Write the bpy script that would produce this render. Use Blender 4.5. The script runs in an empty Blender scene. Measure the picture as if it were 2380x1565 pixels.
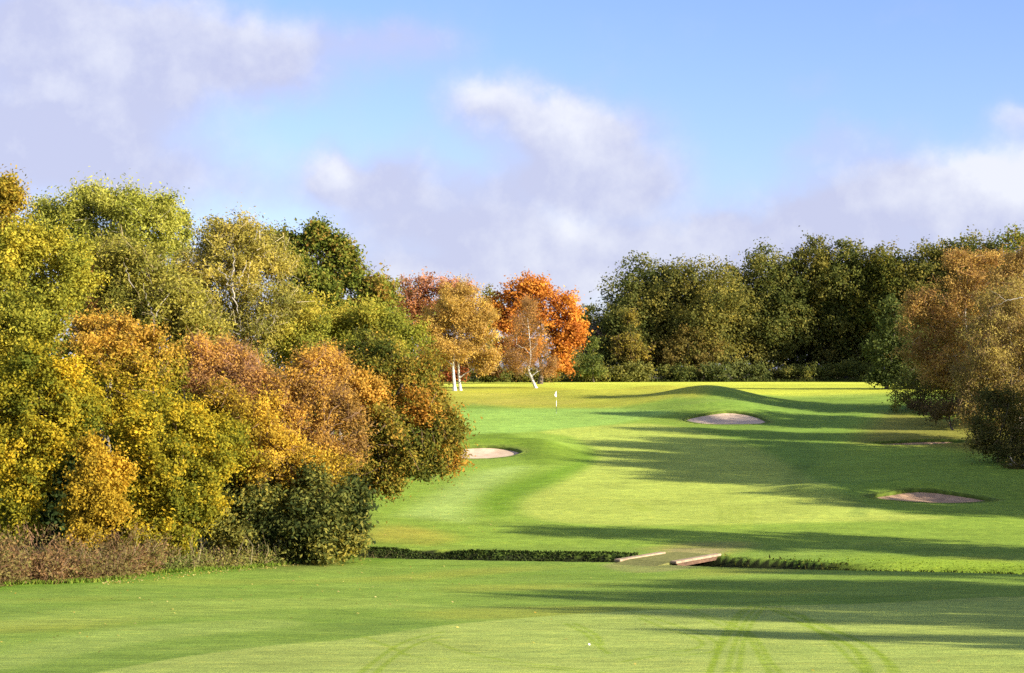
import bpy, math, random
import numpy as np

# ------------------------------------------------------------------ basics
S = bpy.context.scene
COL = S.collection
F, CX, HY, CZ = 4031.0, 1190.0, 855.0, 8.0      # focal length, image centre, horizon row (measured in the photo), eye height
SUN_EL, SUN_BACK = math.radians(20.0), math.radians(28.0)
EXPO = 1.8


def at(px, py, D):
    """A measured picture position at distance D metres -> world point."""
    return np.array([(px - CX) * D / F, D, CZ + (HY - py) * D / F])


def tag(o, label=None, cat=None, group=None, kind=None):
    if label: o['label'] = label
    if cat: o['category'] = cat
    if group: o['group'] = group
    if kind: o['kind'] = kind
    return o


def empty(name, loc):
    o = bpy.data.objects.new(name, None)
    o.empty_display_size = 0.3
    COL.objects.link(o)
    o.location = [float(v) for v in loc]
    return o


def mesh_from(name, verts, faces4=None, faces3=None, smooth=False):
    """Fast mesh from numpy arrays (quads and/or triangles)."""
    me = bpy.data.meshes.new(name)
    verts = np.asarray(verts, np.float32)
    parts, starts, n = [], [], 0
    if faces4 is not None and len(faces4):
        f = np.asarray(faces4, np.int32)
        parts.append(f.ravel()); starts.append(n + 4 * np.arange(len(f), dtype=np.int32)); n += f.size
    if faces3 is not None and len(faces3):
        f = np.asarray(faces3, np.int32)
        parts.append(f.ravel()); starts.append(n + 3 * np.arange(len(f), dtype=np.int32)); n += f.size
    loops = np.concatenate(parts); st = np.concatenate(starts)
    me.vertices.add(len(verts)); me.vertices.foreach_set('co', verts.ravel())
    me.loops.add(len(loops)); me.loops.foreach_set('vertex_index', loops)
    me.polygons.add(len(st)); me.polygons.foreach_set('loop_start', st)
    if smooth:
        me.polygons.foreach_set('use_smooth', np.ones(len(st), bool))
    me.update(calc_edges=True)
    return me


def link(name, me, mat, parent=None, origin=(0, 0, 0)):
    o = bpy.data.objects.new(name, me)
    COL.objects.link(o)
    if mat: me.materials.append(mat)
    if parent is not None:
        o.parent = parent
    return o


# ------------------------------------------------------------------ node helpers
class NT:
    def __init__(self, tree):
        self.t = tree; self.n = tree.nodes; self.l = tree.links

    def new(self, typ, **kw):
        nd = self.n.new(typ)
        for k, v in kw.items():
            setattr(nd, k, v)
        return nd

    def set(self, sock, v):
        if isinstance(v, bpy.types.NodeSocket): self.l.new(v, sock)
        else: sock.default_value = v

    def m(self, op, a, b=None, c=None, clamp=False):
        nd = self.new('ShaderNodeMath', operation=op, use_clamp=clamp)
        self.set(nd.inputs[0], a)
        if b is not None: self.set(nd.inputs[1], b)
        if c is not None: self.set(nd.inputs[2], c)
        return nd.outputs[0]

    def vm(self, op, a, b=None):
        nd = self.new('ShaderNodeVectorMath', operation=op)
        self.set(nd.inputs[0], a)
        if b is not None: self.set(nd.inputs[1], b)
        return nd.outputs[0]

    def mix(self, f, a, b, mode='MIX'):
        nd = self.new('ShaderNodeMix', data_type='RGBA', blend_type=mode)
        self.set(nd.inputs[0], f); self.set(nd.inputs[6], a); self.set(nd.inputs[7], b)
        return nd.outputs[2]

    def noise(self, vec, scale, detail=3, rough=0.5, dist=0.0):
        nd = self.new('ShaderNodeTexNoise')
        if vec is not None: self.l.new(vec, nd.inputs['Vector'])
        nd.inputs['Scale'].default_value = scale; nd.inputs['Detail'].default_value = detail
        nd.inputs['Roughness'].default_value = rough; nd.inputs['Distortion'].default_value = dist
        return nd

    def ramp(self, v, lo, hi, a=0.0, b=1.0, smooth=True):
        nd = self.new('ShaderNodeMapRange', interpolation_type='SMOOTHSTEP' if smooth else 'LINEAR')
        self.set(nd.inputs[0], v)
        for i, x in zip((1, 2, 3, 4), (lo, hi, a, b)): nd.inputs[i].default_value = x
        return nd.outputs[0]


def material(name):
    m = bpy.data.materials.new(name); m.use_nodes = True
    m.node_tree.nodes.clear()
    nt = NT(m.node_tree)
    out = nt.new('ShaderNodeOutputMaterial')
    return m, nt, out


def rgba(c): return (c[0], c[1], c[2], 1.0)


def simple_mat(name, c1, c2, scale=4.0, rough=0.8, bump=0.2, spec=0.2, stretch=(1, 1, 1)):
    m, nt, out = material(name)
    tc = nt.new('ShaderNodeTexCoord')
    mp = nt.new('ShaderNodeMapping'); mp.inputs['Scale'].default_value = stretch
    nt.l.new(tc.outputs['Object'], mp.inputs[0])
    nz = nt.noise(mp.outputs[0], scale, 5, 0.6)
    col = nt.mix(nt.ramp(nz.outputs[0], 0.3, 0.7), rgba(c1), rgba(c2))
    b = nt.new('ShaderNodeBsdfPrincipled')
    nt.l.new(col, b.inputs['Base Color'])
    b.inputs['Roughness'].default_value = rough
    b.inputs['Specular IOR Level'].default_value = spec
    if bump:
        bp = nt.new('ShaderNodeBump'); bp.inputs['Strength'].default_value = bump; bp.inputs['Distance'].default_value = 0.05
        nt.l.new(nz.outputs[0], bp.inputs['Height']); nt.l.new(bp.outputs[0], b.inputs['Normal'])
    nt.l.new(b.outputs[0], out.inputs[0])
    return m


def leaf_material(name, attr, transl=0.48):
    m, nt, out = material(name)
    a = nt.new('ShaderNodeAttribute', attribute_name=attr)
    d = nt.new('ShaderNodeBsdfDiffuse'); t = nt.new('ShaderNodeBsdfTranslucent')
    nt.l.new(a.outputs['Color'], d.inputs[0])
    tc = nt.mix(1.0, a.outputs['Color'], (1.15, 1.1, 0.7, 1), 'MULTIPLY')
    nt.l.new(tc, t.inputs[0])
    m1 = nt.new('ShaderNodeMixShader'); m1.inputs[0].default_value = transl
    nt.l.new(d.outputs[0], m1.inputs[1]); nt.l.new(t.outputs[0], m1.inputs[2])
    nt.l.new(m1.outputs[0], out.inputs[0])
    return m


LEAF = leaf_material('leaf_foliage', 'leaf_color')
BLADE = leaf_material('grass_blades', 'leaf_color', 0.3)
BARK = {
    'grey': simple_mat('bark_grey', (0.16, 0.14, 0.11), (0.30, 0.27, 0.22), 6, 0.9, 0.5, stretch=(1, 1, 0.3)),
    'dark': simple_mat('bark_dark', (0.05, 0.04, 0.03), (0.12, 0.095, 0.07), 6, 0.9, 0.5, stretch=(1, 1, 0.3)),
    'brown': simple_mat('bark_brown', (0.14, 0.085, 0.05), (0.26, 0.17, 0.10), 6, 0.9, 0.5, stretch=(1, 1, 0.3)),
    'pale': simple_mat('bark_pale_grey', (0.17, 0.155, 0.125), (0.32, 0.29, 0.24), 5, 0.85, 0.3, stretch=(1, 1, 0.4)),
}


def birch_bark():
    m, nt, out = material('bark_birch_white')
    tc = nt.new('ShaderNodeTexCoord')
    mp = nt.new('ShaderNodeMapping'); mp.inputs['Scale'].default_value = (1, 1, 2.5)
    nt.l.new(tc.outputs['Object'], mp.inputs[0])
    nz = nt.noise(mp.outputs[0], 3.0, 4, 0.7)
    col = nt.mix(nt.ramp(nz.outputs[0], 0.55, 0.66), (0.50, 0.47, 0.41, 1), (0.08, 0.07, 0.055, 1))
    b = nt.new('ShaderNodeBsdfPrincipled'); nt.l.new(col, b.inputs['Base Color']); b.inputs['Roughness'].default_value = 0.7
    nt.l.new(b.outputs[0], out.inputs[0])
    return m


BARK['birch'] = birch_bark()

# ------------------------------------------------------------------ terrain
PD = np.array([-80, -20, 0, 10, 20, 28, 36, 42, 50, 60, 70, 77, 84, 97, 112, 127, 137, 146, 158, 166, 175, 195, 220, 265, 330, 600, 4000.])
PZ = np.array([-2, -1.7, -1.7, -2.6, -4.0, -4.93, -5.7, -6.2, -6.76, -7.35, -7.78, -7.80, -7.71, -7.46, -6.8, -6.14, -5.55, -4.95, -4.05, -3.5, -3.04, -2.42, -2.1, -2.02, -2.3, -3.5, -6.])


def _pchip(x, xp, fp):
    h = np.diff(xp); d = np.diff(fp) / h
    m = np.zeros_like(fp)
    for i in range(1, len(xp) - 1):
        if d[i - 1] * d[i] > 0:
            w1 = 2 * h[i] + h[i - 1]; w2 = h[i] + 2 * h[i - 1]
            m[i] = (w1 + w2) / (w1 / d[i - 1] + w2 / d[i])
    m[0] = d[0]; m[-1] = d[-1]
    x = np.clip(x, xp[0], xp[-1] - 1e-6)
    i = np.clip(np.searchsorted(xp, x, side='right') - 1, 0, len(xp) - 2)
    t = (x - xp[i]) / h[i]
    return ((1 + 2 * t) * (1 - t) ** 2 * fp[i] + t * (1 - t) ** 2 * h[i] * m[i]
            + t * t * (3 - 2 * t) * fp[i + 1] + t * t * (t - 1) * h[i] * m[i + 1])


def g2(X, Y, x, y, rx, ry, a=0.0):
    c, s = math.cos(a), math.sin(a)
    u = (X - x) * c + (Y - y) * s; v = -(X - x) * s + (Y - y) * c
    return np.exp(-(u / rx) ** 2 - (v / ry) ** 2)


NEAR_EDGE = np.array([(-60, 86.), (-30, 78.), (-12, 73.4), (-5.9, 72.), (4.2, 70.3), (9.6, 67.6), (18.5, 62.6), (30, 56.), (45, 48.), (70, 36.)])


def ditch_t(X, Y): return Y - np.interp(X, NEAR_EDGE[:, 0], NEAR_EDGE[:, 1])


def smooth(e0, e1, x):
    t = np.clip((x - e0) / (e1 - e0), 0, 1); return t * t * (3 - 2 * t)


def wob(X, Y, s, seed=0):
    """cheap smooth noise from summed sines, range about -1..1"""
    r = np.random.RandomState(seed); v = np.zeros(np.broadcast(X, Y).shape)
    for k in range(7):
        a = r.uniform(0, 6.28); f = s * r.uniform(0.6, 2.2); p = r.uniform(0, 6.28)
        v = v + np.sin((X * math.cos(a) + Y * math.sin(a)) * f + p)
    return v / 3.7


def ground_smooth(X, Y):
    z = _pchip(Y, PD, PZ)
    z = z + 0.10 * wob(X, Y, 0.10, 3) * smooth(20, 40, Y) * (1 - smooth(190, 230, Y))
    z = z + 0.035 * wob(X, Y, 0.35, 5) * smooth(20, 35, Y) * (1 - smooth(160, 220, Y))
    z = z + 1.42 * g2(X, Y, 19.6, 171, 5.0, 8.0)                 # big mound behind the green
    z = z + 0.35 * g2(X, Y, 14.0, 166, 5.0, 6.0)
    z = z + 0.55 * g2(X, Y, 16.5, 188, 4.5, 6)                   # smaller mound further back
    z = z + 0.45 * g2(X, Y, 8.0, 181, 5, 6)
    z = z + 0.85 * g2(X, Y, 19.3, 158.0, 5.0, 4.2)               # shoulder over the middle bunker
    z = z + 0.78 * g2(X, Y, -1.8, 130, 5.0, 3.2)                 # bank over the left bunker
    z = z + 0.45 * g2(X, Y, 2.5, 126, 2.2, 6.0)
    z = z + 0.68 * g2(X, Y, 23.2, 102.6, 3.8, 2.6)               # bank over the right bunker
    z = z + 0.45 * g2(X, Y, 17.5, 101, 2.6, 3.0)
    z = z + 0.30 * g2(X, Y, 31.0, 138, 6, 3.0)
    z = z + 0.02 * np.maximum(X - 28, 0) * smooth(60, 120, Y) * (1 - smooth(170, 230, Y))
    return z + CZ


# bunkers: centre, half sizes, shape wobble, depth
BUNKERS = [
    dict(c=(-2.6, 124.6), r=(3.3, 2.6), dep=0.32, seed=1, rot=0.05),
    dict(c=(18.75, 151.2), r=(3.35, 3.3), dep=0.30, seed=2, rot=0.02),
    dict(c=(23.9, 98.3), r=(3.3, 2.0), dep=0.28, seed=3, rot=-0.12),
    dict(c=(31.3, 133.4), r=(3.9, 1.05), dep=0.42, seed=4, rot=-0.03),
]


def bunker_R(b, th):
    r = np.random.RandomState(b['seed'])
    v = np.ones_like(th)
    for k in range(2, 6):
        v = v + r.uniform(0.02, 0.09) / (k * 0.5) * np.cos(k * th + r.uniform(0, 6.28))
    return v


def bunker_polar(b, X, Y):
    c, s = math.cos(b['rot']), math.sin(b['rot'])
    dx, dy = X - b['c'][0], Y - b['c'][1]
    u = (dx * c + dy * s) / b['r'][0]; v = (-dx * s + dy * c) / b['r'][1]
    th = np.arctan2(v, u)
    return np.hypot(u, v) / bunker_R(b, th), th


def ditch_depth(X, Y):
    t = ditch_t(X, Y)
    right = smooth(11.5, 17, X)
    W = 3.7 + 1.2 * right + 0.6 * smooth(6.5, 8.0, X) * (1 - smooth(10.5, 13.0, X)) + 0.25 * wob(X, Y * 0, 0.8, 8)
    d0 = 1.25 - 0.45 * right
    u = t / W
    prof = np.where(u < 0, 0, np.where(u > 1, 0, np.minimum(smooth(0, 0.12, u), np.where(u < 0.5, 1.0, 1 - smooth(0.78 - 0.5 * right, 1.0, u)))))
    return d0 * prof * smooth(-20, -9, X) ** 0.0


def ground_z(X, Y, cut=True):
    X = np.asarray(X, float); Y = np.asarray(Y, float)
    z = ground_smooth(X, Y)
    if cut:
        z = z - ditch_depth(X, Y)
        for b in BUNKERS:
            r, th = bunker_polar(b, X, Y)
            z = z - np.where(r < 1.02, (b['dep'] + 0.75) * smooth(1.02, 0.90, r), 0)
    return z


def hit(px, py):
    """where the ray through a measured position meets the open ground"""
    D = np.linspace(24, 300, 2760)
    X = (px - CX) * D / F
    z = ground_smooth(X, D); ray = CZ + (HY - py) * D / F
    i = int(np.argmax(ray <= z)) if np.any(ray <= z) else len(D) - 1
    return np.array([X[i], D[i]])


def hits(pts): return np.array([hit(*p) for p in pts])


def seg_dist(P, poly, closed=False):
    pts = list(poly) + ([poly[0]] if closed else [])
    best = np.full(len(P), 1e9)
    for a, b in zip(pts[:-1], pts[1:]):
        a = np.asarray(a); b = np.asarray(b); ab = b - a
        t = np.clip(((P - a) @ ab) / max(1e-9, ab @ ab), 0, 1)
        q = P - a - t[:, None] * ab
        best = np.minimum(best, np.einsum('ij,ij->i', q, q))
    return np.sqrt(best)


def inside(P, poly):
    x, y = P[:, 0], P[:, 1]; c = np.zeros(len(P), bool)
    for (x1, y1), (x2, y2) in zip(poly, np.roll(poly, -1, axis=0)):
        if y1 == y2: continue
        cond = (y1 > y) != (y2 > y)
        c ^= cond & (x < (x2 - x1) * (y - y1) / (y2 - y1) + x1)
    return c


def spline(pts, n=12):
    pts = np.asarray(pts, float); P = np.vstack([2 * pts[0] - pts[1], pts, 2 * pts[-1] - pts[-2]])
    out = []
    for i in range(1, len(P) - 2):
        t = np.linspace(0, 1, n, endpoint=False)[:, None]
        out.append(0.5 * (2 * P[i] + (P[i + 1] - P[i - 1]) * t + (2 * P[i - 1] - 5 * P[i] + 4 * P[i + 1] - P[i + 2]) * t ** 2
                          + (3 * P[i] - P[i - 1] - 3 * P[i + 1] + P[i + 2]) * t ** 3))
    return np.vstack(out + [pts[-1:]])


def zone(P, pts, soft, n=6):
    poly = spline(hits(pts), n) if n else hits(pts)
    d = seg_dist(P, poly, True); ins = inside(P, poly)
    return smooth(-soft, soft, np.where(ins, d, -d))


def build_ground():
    def geo(a, b, r):
        k = int(math.ceil(math.log(b / a) / r)); return list(a * np.exp(np.linspace(0, math.log(b / a), k, endpoint=False)))
    rows = ([-80, -40, -15, 0, 8, 14, 19] + geo(23, 60, .0062) + geo(60, 77, .0026) + geo(77, 94, .006) + geo(94, 105, .0034)
            + geo(105, 119, .006) + geo(119, 160, .0036) + geo(160, 290, .007) + [290, 320, 380, 480, 700, 1200, 2200, 4000])
    rows = np.array(rows)
    u = np.concatenate([[-3.5, -2.2, -1.4, -0.9, -0.62, -0.5], np.linspace(-0.42, 0.42, 600), [0.5, 0.62, 0.9, 1.4, 2.2, 3.5]])
    X = u[None, :] * np.maximum(rows, 24.0)[:, None]; Y = np.repeat(rows[:, None], len(u), 1)
    Z = ground_z(X, Y)
    nr, nc = X.shape
    V = np.stack([X, Y, Z], -1).reshape(-1, 3)
    i = np.arange(nr * nc).reshape(nr, nc)
    Q = np.stack([i[:-1, :-1], i[:-1, 1:], i[1:, 1:], i[1:, :-1]], -1).reshape(-1, 4)
    me = mesh_from('ground', V, Q, smooth=True)
    # ---- turf colours: what grows where, mowing, tyre marks, worn soil, painted ditch shade
    P = V[:, :2].astype(float); x, y = P[:, 0], P[:, 1]

    def lay(base, mask, col, k=1.0):
        m = (np.clip(mask, 0, 1) * k)[:, None]
        return base * (1 - m) + np.array(col) * m
    n1 = wob(x, y, 0.45, 11); n2 = wob(x * 0.35, y, 1.6, 12); n3 = wob(x, y, 0.16, 13)
    C = np.tile(np.array([0.125, 0.198, 0.026]), (len(P), 1))                         # rough
    C = lay(C, 0.5 + 0.5 * n2, (0.175, 0.245, 0.042), 0.6)
    C = lay(C, smooth(0.1, 0.9, n1) * (1 - smooth(74, 80, y)), (0.20, 0.21, 0.030), 0.55)
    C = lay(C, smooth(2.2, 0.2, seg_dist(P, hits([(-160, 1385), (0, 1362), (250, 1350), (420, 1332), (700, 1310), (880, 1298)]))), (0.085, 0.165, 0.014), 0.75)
    # far plateau
    C = lay(C, smooth(173, 186, y), (0.40, 0.44, 0.055))
    C = lay(C, smooth(178, 183, y + 2 * n1) * (1 - smooth(206, 230, y)) * smooth(-2, 3, x), (0.31, 0.34, 0.03), 0.6)
    C = lay(C, smooth(251, 256, y), (0.045, 0.042, 0.016))
    # ochre rough behind the green
    C = lay(C, zone(P, [(900, 962), (900, 905), (1150, 898), (1290, 902), (1440, 905), (1600, 898), (1640, 905), (1560, 925), (1480, 940), (1400, 950), (1240, 952), (1100, 938)], 1.6), (0.27, 0.265, 0.030), 0.75)
    C = lay(C, zone(P, [(900, 948), (900, 918), (1120, 913), (1250, 916), (1350, 928), (1330, 940), (1200, 942)], 1.5) * (0.5 + 0.5 * n1), (0.26, 0.22, 0.045), 0.5)
    # semi rough sweep around the fairway
    C = lay(C, smooth(74, 78, y) * (1 - smooth(150, 158, y)), (0.168, 0.25, 0.030), 0.7)
    # putting green
    C = lay(C, zone(P, [(900, 1005), (1050, 955), (1200, 950), (1330, 949), (1450, 952), (1560, 958), (1500, 972), (1400, 990), (1290, 1000), (1180, 1008), (1050, 1020)], 1.2), (0.19, 0.305, 0.055))
    # far fairway
    fw = zone(P, [(1195, 1180), (1218, 1160), (1270, 1135), (1350, 1095), (1392, 1062), (1380, 1040), (1330, 1016), (1260, 1004), (1400, 990), (1500, 985), (1620, 1000), (1760, 1040), (1850, 1090), (1960, 1150), (2080, 1190), (2200, 1205), (1900, 1215), (1500, 1222), (1300, 1215), (1225, 1200)], 0.8)
    C = lay(C, fw, (0.268, 0.322, 0.056), 0.92)
    # pale mown strip left of the dark band, dark band itself, rough bank over the left bunker
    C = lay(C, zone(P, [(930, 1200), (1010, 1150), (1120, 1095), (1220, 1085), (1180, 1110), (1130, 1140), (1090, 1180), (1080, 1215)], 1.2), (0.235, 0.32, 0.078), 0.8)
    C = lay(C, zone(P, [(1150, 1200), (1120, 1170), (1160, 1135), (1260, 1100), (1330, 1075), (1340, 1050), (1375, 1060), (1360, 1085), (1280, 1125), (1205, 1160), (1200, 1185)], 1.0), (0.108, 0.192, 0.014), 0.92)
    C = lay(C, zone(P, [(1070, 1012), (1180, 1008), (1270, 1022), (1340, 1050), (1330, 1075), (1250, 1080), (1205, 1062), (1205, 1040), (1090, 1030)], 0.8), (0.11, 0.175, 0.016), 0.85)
    # worn ochre patch by the bushes and along the ditch
    C = lay(C, zone(P, [(830, 1262), (860, 1215), (960, 1225), (1060, 1250), (1000, 1268)], 1.0) * (0.6 + 0.4 * n1), (0.30, 0.24, 0.04), 0.7)
    C = lay(C, zone(P, [(1500, 1275), (1600, 1262), (1740, 1262), (1700, 1285), (1560, 1292)], 1.0), (0.25, 0.23, 0.06), 0.7)
    # right hand side under the trees: browner
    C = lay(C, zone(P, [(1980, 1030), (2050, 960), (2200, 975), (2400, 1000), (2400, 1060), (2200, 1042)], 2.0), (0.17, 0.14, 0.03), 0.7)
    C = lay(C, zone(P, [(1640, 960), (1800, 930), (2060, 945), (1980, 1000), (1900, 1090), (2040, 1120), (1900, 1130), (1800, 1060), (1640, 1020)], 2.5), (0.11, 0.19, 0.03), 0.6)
    # near fairway
    near = zone(P, [(-300, 1600), (60, 1588), (300, 1550), (440, 1526), (620, 1502), (806, 1487), (930, 1468), (1050, 1452), (1180, 1440), (1400, 1424), (1700, 1412), (2000, 1404), (2500, 1396), (2600, 1700), (-300, 1800)], 0.12, 4)
    C = lay(C, near, (0.228, 0.29, 0.060))
    C = lay(C, near * (0.5 + 0.5 * wob(x * 0.5, y, 0.9, 21)), (0.262, 0.31, 0.066), 0.6)
    # mowing streaks in the near rough
    st = zone(P, [(-200, 1560), (200, 1470), (600, 1440), (700, 1455), (300, 1500), (0, 1560)], 0.5)
    C = lay(C, st, (0.225, 0.29, 0.06), 0.6)
    st = zone(P, [(-200, 1470), (300, 1400), (800, 1390), (1000, 1410), (600, 1420), (200, 1450)], 0.9)
    C = lay(C, st, (0.215, 0.275, 0.05), 0.5)
    C = lay(C, zone(P, [(740, 1450), (900, 1440), (1010, 1455), (960, 1470), (820, 1480)], 0.5), (0.12, 0.19, 0.03), 0.6)
    # tyre marks
    def mark(pts, w, col, k=0.6):
        nonlocal C
        poly = spline(hits(pts), 8)
        lo, hi = poly.min(0) - 1, poly.max(0) + 1
        idx = np.where((P > lo).all(1) & (P < hi).all(1))[0]
        d = seg_dist(P[idx], poly)
        m = (smooth(w, w * 0.35, d) * (0.75 + 0.25 * np.sin(idx * 12.9898)) * k)[:, None]
        C[idx] = C[idx] * (1 - m) + np.array(col) * m
    z8 = lambda pts: [(806 + 0.661 * a, 1209 + 0.661 * b) for a, b in pts]
    tc = (0.165, 0.24, 0.014)
    for pts in ([(1425, 300), (1380, 345), (1335, 420), (1300, 480), (1265, 560)], [(1470, 305), (1425, 360), (1395, 430), (1385, 490), (1370, 560)],
                [(1395, 310), (1345, 370), (1310, 440), (1282, 520), (1270, 560)], [(1450, 300), (1405, 350), (1370, 420), (1345, 500), (1335, 560)],
                [(1470, 308), (1600, 362), (1750, 430), (1820, 490), (1850, 560)], [(1500, 308), (1640, 362), (1790, 420), (1880, 480), (1925, 560)],
                [(1520, 310), (1680, 370), (1830, 440), (1910, 500), (1950, 560)], [(1490, 312), (1580, 356), (1700, 410), (1790, 465), (1835, 560)],
                [(1180, 300), (1260, 335), (1340, 362), (1420, 400), (1462, 450), (1490, 500), (1545, 560)], [(1150, 320), (1240, 340), (1310, 372), (1400, 402), (1430, 440), (1470, 510), (1500, 560)],
                [(1000, 325), (1080, 345), (1160, 372), (1240, 400), (1300, 432), (1290, 462), (1200, 475), (1080, 480), (960, 500)],
                [(1030, 345), (1130, 385), (1220, 412), (1250, 440), (1180, 462), (1100, 466)],
                [(60, 410), (160, 450), (230, 480), (400, 492), (650, 516), (900, 545)], [(300, 425), (400, 462), (560, 494), (760, 520), (1000, 550)],
                [(40, 545), (120, 480), (180, 440), (260, 410), (340, 395)], [(90, 550), (170, 480), (240, 440), (330, 410)],
                [(770, 365), (830, 395), (870, 430), (920, 470)], [(800, 362), (870, 400), (900, 440)],
                [(1600, 330), (1640, 380), (1720, 440), (1800, 520), (1830, 560)]):
        mark(z8(pts), 0.085, tc, 0.78)
    z7 = lambda pts: [(806 + 0.661 * a, 887 + 0.661 * b) for a, b in pts]
    for k in range(5):
        o = k * 13
        mark(z7([(1570 + o, 225), (1600 + o, 255), (1590 + o, 290), (1550 + o, 330), (1560 + o, 375), (1620 + o, 385)]), 0.16, (0.07, 0.12, 0.02), 0.32)
    for k in range(4):
        mark(z7([(1305 + 34 * k, 440), (1318 + 34 * k, 480), (1310 + 34 * k, 520)]), 0.25, (0.20, 0.26, 0.03), 0.4)
        mark(z7([(980 + 14 * k, 425 + 2 * k), (1010 + 14 * k, 440), (1030 + 12 * k, 455)]), 0.25, (0.23, 0.29, 0.035), 0.35)
    for k in range(3):
        mark(z7([(1740 + 22 * k, 410), (1785 + 20 * k, 440), (1770 + 22 * k, 475)]), 0.3, (0.10, 0.16, 0.03), 0.4)
    # worn soil at both ends of the bridge
    C = lay(C, zone(P, [(1440, 1306), (1400, 1316), (1480, 1332), (1600, 1322), (1620, 1312), (1560, 1308)], 0.35) * (0.6 + 0.4 * n1), (0.20, 0.165, 0.075), 0.75)
    C = lay(C, zone(P, [(1545, 1286), (1560, 1276), (1680, 1276), (1672, 1287)], 0.4), (0.22, 0.19, 0.08), 0.75)
    # ditch: dark soil, with the hollow's shade painted into the ground colour
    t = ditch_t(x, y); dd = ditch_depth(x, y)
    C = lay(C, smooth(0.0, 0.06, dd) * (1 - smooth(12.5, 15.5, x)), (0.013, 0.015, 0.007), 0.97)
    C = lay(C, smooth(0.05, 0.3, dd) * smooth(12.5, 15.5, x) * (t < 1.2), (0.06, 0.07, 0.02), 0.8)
    rt = smooth(12, 17, x) * smooth(0.8, 2.0, t) * (1 - smooth(6, 9, t))
    C = lay(C, rt, (0.17, 0.25, 0.022), 0.9)
    # leaf litter under the left bushes
    C = lay(C, smooth(-5.0, -8.5, x + 0.06 * (y - 66)) * smooth(64, 72, y - 0.28 * x * 0) * (1 - smooth(108, 118, y)), (0.10, 0.075, 0.03), 0.8)
    for b in BUNKERS:
        r, th = bunker_polar(b, x, y)
        C = lay(C, (r < 1.0) * 1.0, (0.05, 0.045, 0.02))
        C = lay(C, np.exp(-((r - 1.10) / 0.10) ** 2), (0.13, 0.16, 0.03), 0.6)
    C = C * 1.06
    C = np.clip(C * (1 + 0.07 * n1 + 0.05 * n3)[:, None], 0.004, 1)
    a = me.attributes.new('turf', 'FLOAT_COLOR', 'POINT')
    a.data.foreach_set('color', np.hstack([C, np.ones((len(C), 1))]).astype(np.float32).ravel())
    m, nt, out = material('turf')
    at_ = nt.new('ShaderNodeAttribute', attribute_name='turf')
    tcn = nt.new('ShaderNodeTexCoord')
    mp = nt.new('ShaderNodeMapping'); mp.inputs['Scale'].default_value = (0.45, 1.0, 1.0)
    nt.l.new(tcn.outputs['Object'], mp.inputs[0])
    na = nt.noise(mp.outputs[0], 0.9, 5, 0.65); nb = nt.noise(tcn.outputs['Object'], 14.0, 4, 0.75); nc_ = nt.noise(mp.outputs[0], 4.0, 4, 0.7)
    k1 = nt.ramp(na.outputs[0], 0.25, 0.75, 0.78, 1.22, False); k2 = nt.ramp(nb.outputs[0], 0.25, 0.75, 0.82, 1.18, False); k3 = nt.ramp(nc_.outputs[0], 0.25, 0.75, 0.70, 1.30, False)
    k = nt.m('MULTIPLY', nt.m('MULTIPLY', k1, k2), k3)
    vm = nt.new('ShaderNodeVectorMath', operation='SCALE'); nt.l.new(at_.outputs['Color'], vm.inputs[0]); nt.l.new(k, vm.inputs['Scale'])
    hue = nt.mix(nt.ramp(nc_.outputs[0], 0.5, 0.75), (1, 1, 1, 1), (1.18, 1.0, 0.9, 1))
    col = nt.mix(1.0, vm.outputs[0], hue, 'MULTIPLY')
    b = nt.new('ShaderNodeBsdfPrincipled'); nt.l.new(col, b.inputs['Base Color'])
    b.inputs['Roughness'].default_value = 0.95; b.inputs['Specular IOR Level'].default_value = 0.05
    bp = nt.new('ShaderNodeBump'); bp.inputs['Strength'].default_value = 0.4; bp.inputs['Distance'].default_value = 0.06
    hh = nt.m('ADD', nb.outputs[0], nt.m('MULTIPLY', nc_.outputs[0], 1.6))
    nt.l.new(hh, bp.inputs['Height']); nt.l.new(bp.outputs[0], b.inputs['Normal'])
    nt.l.new(b.outputs[0], out.inputs[0])
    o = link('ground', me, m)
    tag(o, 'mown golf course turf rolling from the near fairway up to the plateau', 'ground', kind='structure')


build_ground()


# ------------------------------------------------------------------ foliage tools
LEAF_K = 1.8
FINE = {'autumn trees and bushes of the left wood': (0.74, 1.6), 'dark oaks of the wood along the far right edge': (0.8, 1.5), 'specimen trees behind the green': (0.8, 1.6), 'tawny trees and dark thickets at the right edge': (0.8, 1.35)}


def leaf_quads(P, N, L, W, rs, droop=0.0):
    """rhombic leaves at P with facing N, length L, width W"""
    n = len(P)
    r = rs.normal(size=(n, 3)); r[:, 2] -= droop
    a = r - np.einsum('ij,ij->i', r, N)[:, None] * N
    a /= np.linalg.norm(a, axis=1)[:, None] + 1e-9
    b = np.cross(N, a)
    L = L[:, None] * 0.5; W = W[:, None] * 0.5
    fold = N * W * 0.35
    V = np.stack([P - a * L, P + b * W + fold - a * L * 0.1, P + a * L, P - b * W + fold - a * L * 0.1], 1).reshape(-1, 3)
    Q = np.arange(4 * n).reshape(n, 4)
    return V, Q


def add_colors(me, C):
    a = me.attributes.new('leaf_color', 'FLOAT_COLOR', 'FACE')
    a.data.foreach_set('color', np.hstack([C, np.ones((len(C), 1))]).astype(np.float32).ravel())


def pal_pick(pal, v):
    pal = np.asarray(pal, float); v = np.clip(v, 0, 0.9999) * (len(pal) - 1)
    i = v.astype(int); f = (v - i)[:, None]
    return pal[i] * (1 - f) + pal[np.minimum(i + 1, len(pal) - 1)] * f


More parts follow.
